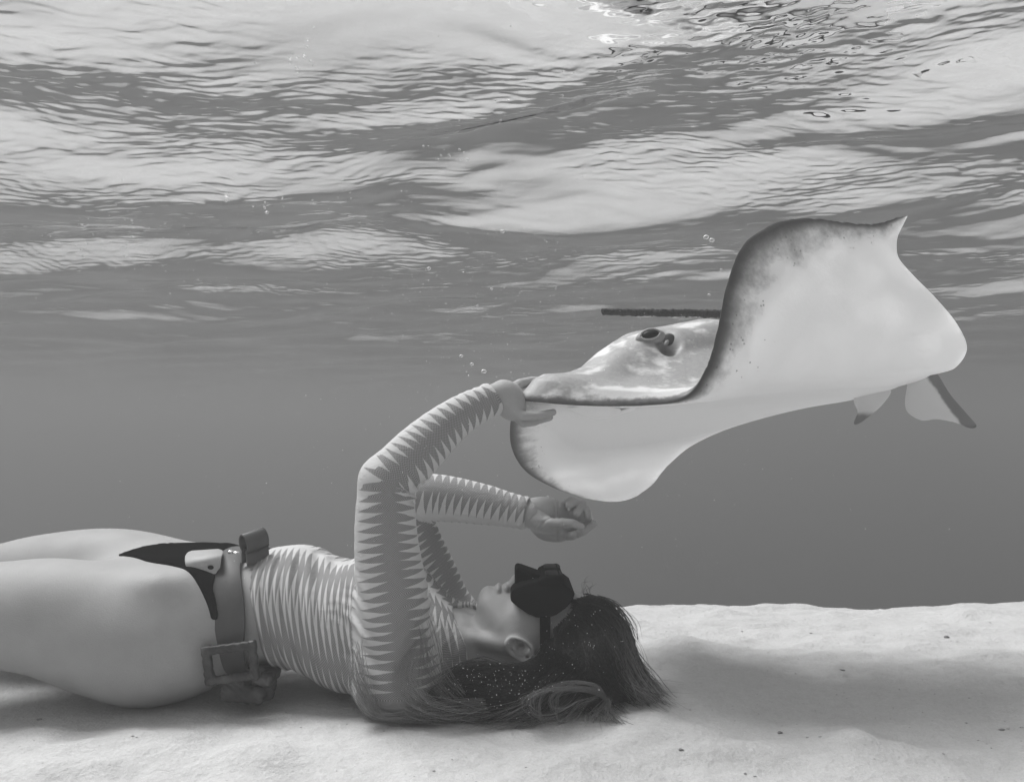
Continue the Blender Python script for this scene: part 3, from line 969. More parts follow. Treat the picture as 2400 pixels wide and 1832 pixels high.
for px, py in ((541, 1297), (554, 1301), (572, 1297)):
    c = project(belt_fn, [V(px, py, 1.345)], 6, .0085)[0]
    nrm = field_grad(belt_fn, c[None])[0]
    th = np.linspace(0, 2 * math.pi, 13)[:-1]
    a = np.cross(nrm, [1, 0, 0]); a /= np.linalg.norm(a); b = np.cross(nrm, a)
    rows = [c + (a * math.cos(q) + b * math.sin(q)) * r + nrm * h for r, h in ((.0062, -.001), (.0060, .0008), (.0036, .0021)) for q in th] + [c + nrm * .0024]
    ff = [(i * 12 + j, i * 12 + (j + 1) % 12, (i + 1) * 12 + (j + 1) % 12, (i + 1) * 12 + j) for i in range(2) for j in range(12)] + [(24 + j, 24 + (j + 1) % 12, 36) for j in range(12)]
    mesh_obj('rivet', np.array(rows), ff, STEEL, belt)

def lead_material():
    M = Mat('worn_lead')
    pos = M.geo()
    n = M.noise(pos, 130.0, 4.0, .65)
    n2 = M.noise(pos, 32.0, 2.0)
    col = M.math('ADD', .030, M.math('MULTIPLY', M.ramp(n2, .35, .75), .06))
    col = M.math('ADD', col, M.math('MULTIPLY', M.math('SUBTRACT', n, .5), .06))
    return M.pbr(col, M.math('ADD', .32, M.math('MULTIPLY', n, .3)), .5, M.bump(n, .0016, .5), metal=.35)
LEAD = lead_material()
# slotted weight on the near side, threaded on the strap
def slot_weight(c, ex, ez, w, h, r, label, bars=False):
    ex = np.array(ex, float) / np.linalg.norm(ex); ez = np.array(ez, float) - (np.array(ez, float) @ ex) * ex; ez /= np.linalg.norm(ez)
    cs = [c + ex * a * (w - r) + ez * b * (h - r) for a, b in ((-1, 1), (1, 1), (1, -1), (-1, -1))]
    ey = np.cross(ex, ez)
    RB = np.stack([ex, ey, ez], 1)
    pr = [p_rbox(c + ez * (h - r), (w, r * .85, r), r * .55, .003, RB), p_rbox(c - ez * (h - r), (w, r * .85, r * .9), r * .55, .003, RB),
          p_rbox(c + ex * (w - r), (r, r * .85, h), r * .55, .003, RB), p_rbox(c - ex * (w - r), (r, r * .85, h), r * .55, .003, RB)]
    if bars:
        pr.append(p_chain([c + ex * (w - 2.6 * r) + ez * (h - 2 * r), c + ex * (w - 2.6 * r) - ez * (h - 2 * r)], [r * .5, r * .5], .006))
        pr.append(p_chain([c - ex * (w - 2.4 * r) + ez * (h - 2 * r) , c - ex * (w - 2.4 * r) - ez * (h - 2 * r)], [r * .4, r * .4], .006))
    def post(p, d):
        return d - .0006 * np.sin(p[:, 0] * 410) * np.sin(p[:, 2] * 370 + 1.0) - .0004 * np.sin(p[:, 0] * 900 + p[:, 2] * 700)
    vv, qq = mesh_field(pr, .0016, post, pad=.01, B=16)
    o = mesh_obj('lead_weight', smooth_mesh(vv, qq, 2), qq, LEAD, belt)
    o['label'] = label
slot_weight(V(541, 1553, 1.222), V(600, 1545, 1.222) - V(480, 1560, 1.222), (.012, .0, 1), S(64, 1.222), S(46, 1.222), S(10.5, 1.222), 'slotted lead weight threaded on the belt')
def lump(c, prims, label):
    def post(p, d):
        return d - .0007 * np.sin(p[:, 0] * 380) * np.sin(p[:, 1] * 350) - .0005 * np.sin(p[:, 2] * 800 + p[:, 0] * 500)
    vv, qq = mesh_field(prims, .002, post, pad=.01, B=16)
    o = mesh_obj('lead_weight', smooth_mesh(vv, qq, 2), qq, LEAD, belt)
    o['label'] = label
lump(None, [p_rbox(V(584, 1613, 1.275), (.036, .040, .013), .009, .01, rot_xyz(0, 4, 0)), p_rbox(V(560, 1597, 1.27), (.018, .03, .012), .006, .008), p_chain([V(622, 1600, 1.262), V(630, 1625, 1.262)], [.0095, .0095], .006)], 'lead weight lying on the sand under the belt')
lump(None, [p_rbox(V(625, 1580, 1.275), (.0165, .03, .010), .005, .006, rot_xyz(0, 12, 0)), p_chain([V(607, 1570, 1.262), V(606, 1592, 1.262)], [.008, .007], .006)], 'small dark lead block behind the slotted weight')

# ------------------------------------------------------------------ dive mask
mask = thing('dive_mask', 'black dive mask covering eyes and nose of the swimmer', 'dive mask', (.05, YC, .20))
def black_rubber(name, c):
    M = Mat(name)
    return M.pbr(M.math('ADD', c, M.math('MULTIPLY', M.noise(M.geo(), 80.0, 3.0), c * .5)), .9, .02)
BLACK = black_rubber('black_silicone', .004)
skull_prims = [head[0], head[1], head[6], head[9], head[10], head[11]]
sk = lambda p: eval_union(skull_prims, p)
xz = lambda pts: [V(x, y, D)[[0, 2]] for x, y, D in pts]
skirt_poly = xz([(1203, 1373, 1.345), (1196, 1384, 1.345), (1197, 1398, 1.34), (1214, 1415, 1.33), (1237, 1433, 1.32), (1258, 1443, 1.315), (1284, 1444, 1.315), (1303, 1435, 1.318),
                 (1323, 1420, 1.325), (1340, 1398, 1.335), (1345, 1382, 1.34), (1329, 1368, 1.345), (1316, 1360, 1.345), (1270, 1354, 1.345), (1217, 1366, 1.345)])
def skirt_post(p, d):
    e = np.sqrt(((p[:, 1] - YC) / .0775) ** 2 + (np.maximum(p[:, 2] - .135, 0) / .085) ** 2) - 1
    return np.maximum(d, e * .07)
mv, mq = mesh_field([p_prism(skirt_poly, YC, .080, .004)], .0020, skirt_post, pad=.012)
skirt = mesh_obj('skirt', smooth_mesh(mv, mq, 2), mq, BLACK, mask)
frame_poly = xz([(1258, 1385, 1.33), (1266, 1356, 1.33), (1279, 1349, 1.33), (1312, 1345, 1.33), (1319, 1348, 1.33), (1321, 1354, 1.33), (1319, 1385, 1.33)])
mv, mq = mesh_field([p_prism(frame_poly, YC, .060, .003)], .0016, None, pad=.01, B=16)
frame = mesh_obj('lens_frame', smooth_mesh(mv, mq, 1), mq, BLACK, mask)
pocket_poly = xz([(1206, 1385, 1.37), (1206, 1336, 1.37), (1208, 1329, 1.37), (1213, 1326, 1.37), (1222, 1328, 1.37), (1279, 1348, 1.37), (1288, 1385, 1.37)])
mv, mq = mesh_field([p_prism(pocket_poly, YC, .026, .004)], .0016, None, pad=.01, B=16)
mesh_obj('nose_pocket', smooth_mesh(mv, mq, 1), mq, BLACK, mask)
lens_z = V(1300, 1347, 1.33)[2]
GM = Mat('dark_lens')
for sg in (-1, 1):
    lv, lf = [], []
    c = np.array([.0725, YC + sg * .032, lens_z])
    th = np.linspace(0, 2 * math.pi, 25)[:-1]
    for h, k in ((-.001, 1.0), (.0006, 1.0), (.0012, .93)):
        for q in th:
            sx = math.copysign(abs(math.cos(q)) ** .5, math.cos(q)); sy = math.copysign(abs(math.sin(q)) ** .5, math.sin(q))
            lv.append(c + np.array([sx * .0150 * k, sy * .024 * k, h]))
    lf = [(i * 24 + j, i * 24 + (j + 1) % 24, (i + 1) * 24 + (j + 1) % 24, (i + 1) * 24 + j) for i in range(2) for j in range(24)] + [tuple(48 + np.arange(24))]
    mesh_obj('lens', np.array(lv), lf, GM.pbr(.005, .5, .04) if sg < 0 else GM.m, mask)
# the strap, over the temples and round the back of the head
path = []
for a in np.linspace(-.30 * math.pi, 1.30 * math.pi, 60):
    d = np.array([-.10 * 0, -math.cos(a), -math.sin(a)])
    c = np.array([.058, YC, .075])
    lo_, hi_ = .02, .16
    for _ in range(22):
        m = .5 * (lo_ + hi_)
        q = c + d * m
        q[0] = .056 + .050 * max(0, (.09 - q[2]) / .11)
        if sk(q[None])[0] < .0105: lo_ = m
        else: hi_ = m
    path.append(q)
path = np.array(path)
v, f = ribbon(path, np.tile([1.0, 0, 0.2], (60, 1)), .0178, .003)
mesh_obj('strap', v, f, BLACK, mask)
# ------------------------------------------------------------------ long hair
hair_prims = [p_ell((.116, YC, .066), (.094, .083, .096), .03),
    p_chain([V(1410, 1520, 1.36), V(1450, 1590, 1.34), V(1490, 1642, 1.32), V(1530, 1668, 1.31)], [S(72, 1.36), S(60, 1.34), S(34, 1.32), S(12, 1.31)], .03),
    p_chain([V(1390, 1560, 1.30), V(1290, 1605, 1.255), V(1170, 1620, 1.235), V(1085, 1635, 1.23), V(1015, 1662, 1.225)], [S(85, 1.3), S(72, 1.255), S(64, 1.235), S(50, 1.23), S(24, 1.225)], .03),
    p_chain([V(1390, 1590, 1.38), V(1220, 1610, 1.38)], [.05, .03], .03)]
def hair_post(p, d):
    x, y, z = p[:, 0], p[:, 1], p[:, 2]
    line = np.interp(x, [.028, .0325, .045, .0607, .10, .1316, .15, .17], [.072, .095, .110, .124, .144, .158, .20, .3])
    face = (z - line) * .8
    d = d - .0012 * np.sin((z * .9 + x * .3 + .012 * np.sin(y * 40)) * 430) - .0015 * np.sin(y * 210 + x * 60)
    return np.maximum(d, np.where(z > .078, np.maximum(face, (.030 - x)), face))
hv, hq = mesh_field(hair_prims, .0034, hair_post)
hv = smooth_mesh(hv, hq, 1)
HM2 = Mat('brown_hair')
hl = HM2.attr('light')
hn = HM2.noise(HM2.geo(), 300.0, 2.0)
hcol = HM2.math('ADD', HM2.mix(hl, .008, .40), HM2.math('MULTIPLY', HM2.ramp(hn, .45, .75), .022))
HAIR = HM2.pbr(hcol, .55, .12)
hair = mesh_obj('hair', hv, hq, HAIR, person)
hair['label'] = 'long dark hair spread out on the sand'
attr(hair, 'light', np.zeros(len(hv)))

SV, SF, SL = [], [], []
scount = [0]
hr = np.random.default_rng(5)
def strand(ctrl, n, r, l0, l1):
    p = cr_spline(ctrl, n)
    p[:, 2] = np.maximum(p[:, 2], .002 + .0 * p[:, 2])
    tn = np.gradient(p, axis=0); tn /= np.linalg.norm(tn, axis=1)[:, None] + 1e-9
    a = np.cross(tn, [.3, .9, .3]); a /= np.linalg.norm(a, axis=1)[:, None] + 1e-9
    b = np.cross(tn, a)
    t = np.linspace(0, 1, n)
    rr_ = r * np.where(t > .8, 1 - .75 * (t - .8) / .2, 1.0)
    th = np.arange(3) * 2.0944
    v = p[:, None] + rr_[:, None, None] * (np.cos(th)[None, :, None] * a[:, None] + np.sin(th)[None, :, None] * b[:, None])
    SV.append(v.reshape(-1, 3)); SF.append(grid_faces(n, 3, True) + scount[0]); scount[0] += n * 3
    SL.append(np.repeat(l0 + (l1 - l0) * t ** 1.3, 3))
def group(outer, inner, D0, D1, count, l0, l1, jit=6.0, r=.00042, n=16, spreadD=.0, tipj=18.0, bias=1.0):
    for _ in range(count):
        u = hr.random() ** bias
        w = hr.random()
        pts = []
        ph, am = hr.uniform(0, 6.28), hr.uniform(0, 1) ** 2
        L = hr.uniform(.75, 1.0)
        m = len(outer)
        for i in range(m):
            s = i / (m - 1)
            x = outer[i][0] * (1 - u) + inner[i][0] * u
            y = outer[i][1] * (1 - u) + inner[i][1] * u
            D = (D0[0] * (1 - s) + D0[1] * s) * (1 - w) + (D1[0] * (1 - s) + D1[1] * s) * w
            g = jit + (tipj - jit) * s * s
            x += hr.normal(0, 1) * g * .45 + math.sin(ph + 5 * s) * g * am
            y += hr.normal(0, 1) * g * .35 + math.cos(ph + 4 * s) * g * am * .7
            pts.append(V(x, y, D + hr.normal(0, .004 + .008 * s)))
        pts = np.array(pts)
        k = max(3, int(round(m * L)))
        lt = l1 * hr.uniform(.4, 1.0)
        strand(pts[:k], n, r * hr.uniform(.7, 1.2), l0, lt)
# falling from the crown towards the far sand
o1 = [(1378, 1398), (1424, 1408), (1462, 1462), (1482, 1522), (1512, 1578), (1556, 1636), (1610, 1676)]
i1 = [(1296, 1474), (1322, 1508), (1350, 1550), (1380, 1590), (1410, 1635), (1450, 1668), (1490, 1690)]
group(o1, i1, (1.365, 1.35), (1.30, 1.25), 800, .0, .10, 3, tipj=20)
group(o1, [(x - 45, y + 10) for x, y in o1], (1.40, 1.38), (1.33, 1.30), 380, .0, .45, 4, tipj=26)
group([(1376, 1396), (1420, 1404), (1468, 1462), (1488, 1520), (1520, 1575), (1575, 1638), (1650, 1672)], [(1360, 1420), (1405, 1440), (1440, 1500), (1460, 1560), (1490, 1615), (1530, 1660), (1590, 1690)], (1.36, 1.33), (1.33, 1.28), 110, .03, .7, 6, tipj=34)
# under the ear and neck, over the near shoulder
o2 = [(1280, 1500), (1250, 1545), (1195, 1556), (1130, 1548), (1080, 1556), (1045, 1600), (1010, 1650)]
i2 = [(1400, 1590), (1330, 1652), (1240, 1682), (1140, 1690), (1060, 1688), (990, 1684), (940, 1678)]
group(o2, i2, (1.245, 1.205), (1.20, 1.195), 800, .0, .12, 7, tipj=22)
group([(1330, 1452), (1305, 1490), (1290, 1540), (1240, 1580), (1170, 1590), (1100, 1600)], [(1345, 1470), (1370, 1540), (1360, 1600), (1300, 1650), (1210, 1670), (1120, 1670)], (1.30, 1.20), (1.28, 1.195), 600, .0, .08, 5, tipj=22)
group([(1330, 1455), (1345, 1510), (1380, 1570), (1420, 1620), (1470, 1665)], [(1300, 1475), (1310, 1540), (1330, 1600), (1360, 1650), (1400, 1690)], (1.30, 1.24), (1.28, 1.20), 450, .0, .10, 5, tipj=18)
# pale wisps over the arm and shoulder
group([(1130, 1640), (1040, 1640), (960, 1668), (895, 1672), (862, 1620), (846, 1550), (838, 1490)], [(1150, 1680), (1060, 1690), (960, 1688), (890, 1684), (848, 1664), (818, 1615), (800, 1570)], (1.19, 1.165), (1.185, 1.155), 80, .5, 1.0, 10, tipj=20, r=.00028)
group([(1090, 1620), (1056, 1580), (1030, 1520), (1016, 1470), (1000, 1425)], [(1060, 1660), (1010, 1610), (985, 1555), (985, 1500), (975, 1460)], (1.19, 1.17), (1.18, 1.16), 55, .4, .9, 9, tipj=16, r=.00028)
group([(1010, 1480), (985, 1560), (1000, 1620), (1060, 1650), (1130, 1656)], [(930, 1560), (915, 1630), (960, 1675), (1040, 1690), (1110, 1690)], (1.175, 1.18), (1.165, 1.175), 55, .6, 1.0, 12, tipj=26, r=.00028)
group([(850, 1486), (862, 1560), (872, 1625), (884, 1680)], [(820, 1560), (842, 1620), (860, 1662), (876, 1686)], (1.165, 1.175), (1.16, 1.17), 45, .7, 1.0, 7, tipj=10, r=.00028)
# the pale curl in front of the head
c1 = [(1425, 1640), (1385, 1606), (1310, 1600), (1245, 1618), (1228, 1652), (1246, 1682), (1295, 1676), (1345, 1640), (1400, 1625)]
c2 = [(1425, 1650), (1380, 1625), (1310, 1622), (1262, 1640), (1250, 1660), (1266, 1672), (1305, 1660), (1345, 1640), (1395, 1632)]
for q in range(9):                                   # a handful of loose locks, each with its own loop
    sc, sy_ = hr.uniform(.55, 1.15), hr.uniform(.6, 1.15)
    ox, oy = hr.normal(0, 9), hr.normal(0, 6)
    cc = [(1420 + (x - 1420) * sc + ox * i / 8, 1642 + (y - 1642) * sy_ + oy * i / 8) for i, (x, y) in enumerate(c1)]
    m = int(hr.integers(6, 10))
    group(cc[:m], [(x + 3, y + 5) for x, y in cc[:m]], (1.195, 1.185), (1.175, 1.165), 13, .25, hr.uniform(.5, 1.0), 3.5, n=30, tipj=10, r=.0003)
group([(1420, 1640), (1400, 1660), (1378, 1690), (1370, 1700)], [(1425, 1640), (1440, 1665), (1470, 1690), (1510, 1700)], (1.18, 1.17), (1.18, 1.165), 60, .3, .9, 7, tipj=22)
group([(1360, 1500), (1368, 1540), (1366, 1580), (1395, 1615), (1420, 1640)], [(1372, 1500), (1380, 1545), (1376, 1585), (1402, 1615), (1425, 1642)], (1.285, 1.19), (1.275, 1.185), 22, .1, .45, 4, tipj=4)
group([(1400, 1410), (1452, 1448), (1480, 1510), (1506, 1570), (1556, 1632), (1640, 1676)], [(1380, 1440), (1420, 1490), (1440, 1560), (1470, 1620), (1520, 1660), (1590, 1700)], (1.33, 1.28), (1.29, 1.20), 170, .02, 1.0, 8, tipj=46, r=.00028)
group([(1300, 1560), (1260, 1610), (1200, 1650), (1130, 1680), (1060, 1690)], [(1380, 1600), (1330, 1650), (1290, 1690), (1240, 1706), (1200, 1712)], (1.20, 1.18), (1.185, 1.165), 90, .03, .8, 8, tipj=34, r=.00028)
# fine flyaway hairs
group([(1372, 1402), (1364, 1386), (1368, 1370), (1374, 1358)], [(1392, 1402), (1380, 1386), (1386, 1372), (1400, 1366)], (1.37, 1.37), (1.36, 1.35), 14, .15, .5, 6, r=.00026, tipj=16)
group([(1390, 1396), (1440, 1410), (1486, 1455), (1505, 1500)], [(1410, 1400), (1450, 1425), (1475, 1470), (1484, 1510)], (1.37, 1.37), (1.36, 1.35), 34, .15, .4, 6, r=.0003, tipj=14)
SVa = np.concatenate(SV)
hair_fn = lambda p: eval_union(hair_prims, p)
lift = .0040 + .0035 * np.abs(np.sin(np.arange(len(SVa)) // 48 * 12.9898))
act_ = np.where(SVa[:, 0] > -.13)[0]
for _ in range(40):                                  # bring buried strands to the near surface of the mass
    dd = hair_fn(SVa[act_])
    ins = dd < lift[act_]
    if not ins.any():
        break
    act_ = act_[ins]
    SVa[act_, 1] -= np.maximum(.0012, (lift[act_] - dd[ins]) * .7)
strands = mesh_obj('hair_strands', SVa, np.concatenate(SF), HAIR, person)
strands['kind'] = 'stuff'
strands['label'] = 'loose hair strands, pale towards the tips'
attr(strands, 'light', np.concatenate(SL))
# ------------------------------------------------------------------ the stingray
RS = [  # span stations from the raised wing tip over the back to the lowered wing tip; chord points leading -> trailing edge (pixel, depth)
 [(2116,508,1.398),(2119,508,1.398),(2122,507,1.399),(2125,507,1.400),(2128,505,1.400)],
 [(2044,526,1.370),(2062,538,1.374),(2080,546,1.378),(2093,550,1.384),(2106,546,1.390)],
 [(1975,522,1.350),(2010,545,1.356),(2042,562,1.362),(2074,574,1.372),(2101,578,1.386)],
 [(1900,512,1.322),(1955,550,1.334),(2010,580,1.346),(2065,600,1.362),(2108,608,1.384)],
 [(1815,524,1.290),(1895,578,1.306),(1978,620,1.326),(2065,642,1.354),(2143,648,1.388)],
 [(1742,576,1.255),(1845,642,1.276),(1962,688,1.306),(2085,708,1.350),(2200,706,1.404)],
 [(1704,668,1.230),(1828,724,1.256),(1965,762,1.300),(2108,776,1.362),(2246,764,1.428)],
 [(1683,770,1.216),(1818,804,1.250),(1965,826,1.310),(2118,828,1.384),(2266,818,1.456)],
 [(1656,862,1.212),(1800,872,1.256),(1955,878,1.328),(2110,872,1.410),(2238,862,1.486)],
 [(1606,930,1.220),(1760,918,1.280),(1915,908,1.356),(2075,896,1.440),(2196,872,1.512)],
 [(1500,948,1.236),(1700,936,1.312),(1875,924,1.394),(2038,908,1.470),(2166,886,1.535)],
 [(1350,948,1.250),(1600,950,1.350),(1815,936,1.432),(2000,917,1.505),(2140,895,1.556)],
 [(1222,938,1.268),(1500,958,1.386),(1758,945,1.472),(1970,925,1.545),(2112,903,1.585)],
 [(1212,946,1.330),(1450,982,1.456),(1720,962,1.530),(1950,935,1.580),(2085,913,1.612)],
 [(1196,992,1.425),(1400,1018,1.528),(1650,992,1.578),(1880,950,1.606),(2002,934,1.626)],
 [(1200,1052,1.515),(1360,1060,1.588),(1560,1038,1.620),(1700,1003,1.636),(1805,960,1.645)],
 [(1232,1104,1.596),(1350,1102,1.640),(1490,1088,1.660),(1590,1056,1.668),(1676,1006,1.668)],
 [(1290,1139,1.656),(1372,1142,1.682),(1462,1134,1.692),(1540,1106,1.692),(1602,1047,1.688)],
 [(1352,1161,1.694),(1405,1164,1.704),(1458,1158,1.711),(1515,1136,1.712),(1560,1092,1.706)],
 [(1394,1169,1.712),(1430,1170,1.717),(1464,1164,1.720),(1502,1149,1.720),(1534,1129,1.717)],
 [(1432,1174,1.722),(1449,1174,1.725),(1464,1172,1.726),(1480,1167.5,1.726),(1496,1160,1.724)],
]
CP = np.array([[V(*q) for q in row] for row in RS])              # (span, chord, 3)
MID = 12
def cr_axis(P, t):
    """Catmull-Rom along the first axis at parameters t"""
    Q = np.concatenate([(2 * P[0] - P[1])[None], P, (2 * P[-1] - P[-2])[None]])
    i = np.clip(np.floor(t).astype(int), 0, len(P) - 2); f = (t - i).reshape((-1,) + (1,) * (P.ndim - 1))
    a, b, c, d = Q[i], Q[i + 1], Q[i + 2], Q[i + 3]
    return 0.5 * (2 * b + (c - a) * f + (2 * a - 5 * b + 4 * c - d) * f ** 2 + (3 * b - a - 3 * c + d) * f ** 3)
NV, NU = 300, 200
tv = np.concatenate([np.linspace(0, 9, 110)[:-1], np.linspace(9, 14, 120)[:-1], np.linspace(14, len(RS) - 1, 72)])
NV = len(tv)
uu = .5 - .5 * np.cos(np.linspace(0, 1, NU) * math.pi)           # denser at both edges
uu = .6 * uu + .4 * np.linspace(0, 1, NU)
SH = cr_axis(CP, tv)                                             # (NV, 5, 3)
SH = cr_axis(np.swapaxes(SH, 0, 1), uu * 4)                      # (NU, NV, 3)
# ragged, nicked margin near the raised tip
rag = .0030 * fbm2(tv[None] * 3.0 + 0 * uu[:, None], 0 * SH[..., 0], 4.0, 300, 3) * np.exp(-(uu[:, None] / .05) ** 2) * (tv < 8)[None]
SH[..., 2] += rag
du = np.gradient(SH, axis=0); dv = np.gradient(SH, axis=1)
NRM = np.cross(dv, du)
NRM /= np.linalg.norm(NRM, axis=2)[..., None] + 1e-12
k = np.argmin(np.abs(tv - MID))
if NRM[NU // 2, k, 2] < 0:
    NRM = -NRM
for _ in range(6):
    NRM[1:-1] = .5 * NRM[1:-1] + .25 * (NRM[2:] + NRM[:-2])
    NRM[:, 1:-1] = .5 * NRM[:, 1:-1] + .25 * (NRM[:, 2:] + NRM[:, :-2])
NRM /= np.linalg.norm(NRM, axis=2)[..., None] + 1e-12
# thickness: body hump along the midline, thin wings
mid_t = np.interp(uu, [0, .03, .10, .135, .175, .21, .25, .33, .43, .60, .80, 1.0], [.022, .034, .046, .060, .092, .112, .134, .150, .163, .150, .085, .03])
for _ in range(5):
    mid_t[1:-1] = .5 * mid_t[1:-1] + .25 * (mid_t[2:] + mid_t[:-2])
span_n = np.interp(tv, [6, 7, 8, 9, 10, 11, 11.6, 12.2, 12.8, 13.5, 14.2, 15, 16], [0, .02, .05, .12, .28, .60, .86, 1.0, .95, .62, .30, .09, 0])
for _ in range(5):
    span_n[1:-1] = .5 * span_n[1:-1] + .25 * (span_n[2:] + span_n[:-2])
thin = np.interp(tv, [0, 2, 5, 9, 15, 19, 20], [.004, .006, .009, .013, .010, .006, .004])
rim = np.clip(uu / .03, 0, 1) ** .5 * np.clip((1 - uu) / .05, 0, 1) ** .6
end = np.clip(np.minimum(tv - 0, tv[-1] - tv) / .6, 0, 1) ** .5
T = (mid_t[:, None] * span_n[None] * (np.clip(uu / .05, 0, 1) ** .5)[:, None] + thin[None]) * rim[:, None] * end[None]
TOP = SH + NRM * T[..., None]
BOT = SH - NRM * (.0035 * rim[:, None] * end[None])[..., None]
TOP[..., 2] += .0   
def pix(P):
    return 1200 + P[..., 0] / P[..., 1] * FPX, HOR - (P[..., 2] - HC) / P[..., 1] * FPX
# eye bump and spiracle hollow on the back, found where the photo shows them
def around(px, py, lo_, hi_):
    X_, Y_ = pix(TOP)
    m = (tv > lo_) & (tv < hi_)
    d2 = (X_ - px) ** 2 + (Y_ - py) ** 2 + np.where(m[None], 0, 1e9)
    i, j = np.unravel_index(np.argmin(d2), d2.shape)
    return TOP[i, j].copy(), NRM[i, j].copy(), math.sqrt(d2[i, j])
def bumpy(c, n, r, h, pw=2.0):
    d = np.linalg.norm(TOP - c, axis=2)
    return (h * np.exp(-(d / r) ** pw))[..., None] * n
eye_c, eye_n, e1_ = around(1526, 792, 10.6, 12.1)
TOP = TOP + bumpy(eye_c, eye_n, .022, .008)
spi_c, spi_n, e2_ = around(1564, 797, 10.4, 12.1)
TOP = TOP + bumpy(spi_c + np.array([.013, 0, .012]), spi_n, .018, .005)
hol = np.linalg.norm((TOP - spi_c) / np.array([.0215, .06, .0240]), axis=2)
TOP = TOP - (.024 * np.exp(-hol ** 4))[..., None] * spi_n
eye_c, eye_n, e1_ = around(1524, 789, 10.6, 12.1)
TOP = TOP + (.0012 * fbm2(SH[..., 0] * 1.0, SH[..., 1], 26.0, 400, 3) * rim[:, None])[..., None] * NRM
rv = np.concatenate([BOT.reshape(-1, 3), TOP.reshape(-1, 3)])
g = grid_faces(NU, NV)
off = NU * NV
rf = [g[:, ::-1], g + off]
def seam(a, b):
    return np.stack([a[:-1], a[1:], b[1:], b[:-1]], 1)
row = np.arange(NV); col = np.arange(NU) * NV
rf += [seam(row, row + off)[:, ::-1], seam((NU - 1) * NV + row, (NU - 1) * NV + row + off), seam(col, col + off), seam(col + NV - 1, col + NV - 1 + off)[:, ::-1]]
rf = np.concatenate(rf)
seg = np.linalg.norm(np.diff(SH, axis=0), axis=2)
le = np.concatenate([np.zeros((1, NV)), np.cumsum(seg, 0)])      # metres from the leading edge
side = np.concatenate([np.zeros(off), np.ones(off)])
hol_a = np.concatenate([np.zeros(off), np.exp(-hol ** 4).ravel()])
def ray_material():
    M = Mat('stingray_skin')
    pos = M.geo()
    le_, top, hollow = M.attr('le'), M.attr('top'), M.attr('hollow')
    n1 = M.noise(pos, 26.0, 4.0, .65)
    n2 = M.noise(pos, 9.0, 3.0, .55)
    n3 = M.noise(pos, 150.0, 3.0, .6)
    wide = M.attr('margin')
    # pale belly with a dusky, speckled front margin
    edge = M.math('ADD', M.math('SUBTRACT', M.math('DIVIDE', le_, wide), 1.0), M.math('MULTIPLY', M.math('SUBTRACT', n1, .5), 1.6))
    dusk = M.ramp(edge, -1.0, .35, 1.0, 0.0)
    rimd = M.ramp(M.math('DIVIDE', le_, wide), 0.02, .55, 1.0, 0.0)
    vo = M.n('TexVoronoi'); vo.inputs['Scale'].default_value = 95.0; M.put(vo.inputs['Vector'], pos)
    sp = M.math('MULTIPLY', M.ramp(vo.outputs['Distance'], .10, .24, 1.0, 0.0), M.ramp(M.math('DIVIDE', le_, wide), 1.2, 2.6, 1.0, 0.0))
    sp = M.math('MULTIPLY', sp, M.ramp(M.noise(pos, 40.0, 1.0), .50, .62))
    belly = M.math('ADD', .90, M.math('MULTIPLY', M.math('SUBTRACT', n2, .5), .04))
    belly = M.mix(M.math('MULTIPLY', dusk, .85), belly, .13)
    belly = M.mix(M.math('MULTIPLY', rimd, .9), belly, .025)
    belly = M.mix(M.math('MULTIPLY', sp, .6), belly, .06)
    # grainy grey back, with dappled wave light painted in as pale patches
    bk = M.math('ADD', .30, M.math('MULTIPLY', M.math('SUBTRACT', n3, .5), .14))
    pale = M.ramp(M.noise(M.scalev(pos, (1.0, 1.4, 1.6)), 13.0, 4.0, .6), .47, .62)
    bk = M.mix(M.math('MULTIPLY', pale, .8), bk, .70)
    brim = M.ramp(M.math('ADD', le_, M.math('MULTIPLY', M.math('SUBTRACT', n1, .5), .02)), .004, .012, 1.0, 0.0)
    bk = M.mix(M.math('MULTIPLY', brim, .85), bk, .05)
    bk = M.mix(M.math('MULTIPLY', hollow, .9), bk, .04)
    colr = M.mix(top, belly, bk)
    b = M.bump(n3, .0012, .35)
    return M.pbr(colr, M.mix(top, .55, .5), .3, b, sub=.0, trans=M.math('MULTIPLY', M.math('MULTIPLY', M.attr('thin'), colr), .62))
ray_o = V(1600, 950, 1.4)
stingray = thing('stingray', 'stingray gliding above the swimmer, white belly and one wing raised', 'stingray', tuple(ray_o))
RAYM = ray_material()
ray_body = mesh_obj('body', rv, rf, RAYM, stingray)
attr(ray_body, 'le', np.concatenate([le.ravel(), le.ravel()]))
mw = np.interp(tv, [0, 2, 4, 6, 8, 10, 12, 13, 15, 17.5, 20], [.018, .060, .100, .066, .050, .014, .008, .04, .060, .034, .012])
attr(ray_body, 'margin', np.tile(mw, (2 * NU, 1)).ravel())
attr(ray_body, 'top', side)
attr(ray_body, 'hollow', hol_a)
thn = (np.clip(1 - T / .035, 0, 1)).ravel()
attr(ray_body, 'thin', np.concatenate([thn, thn]))

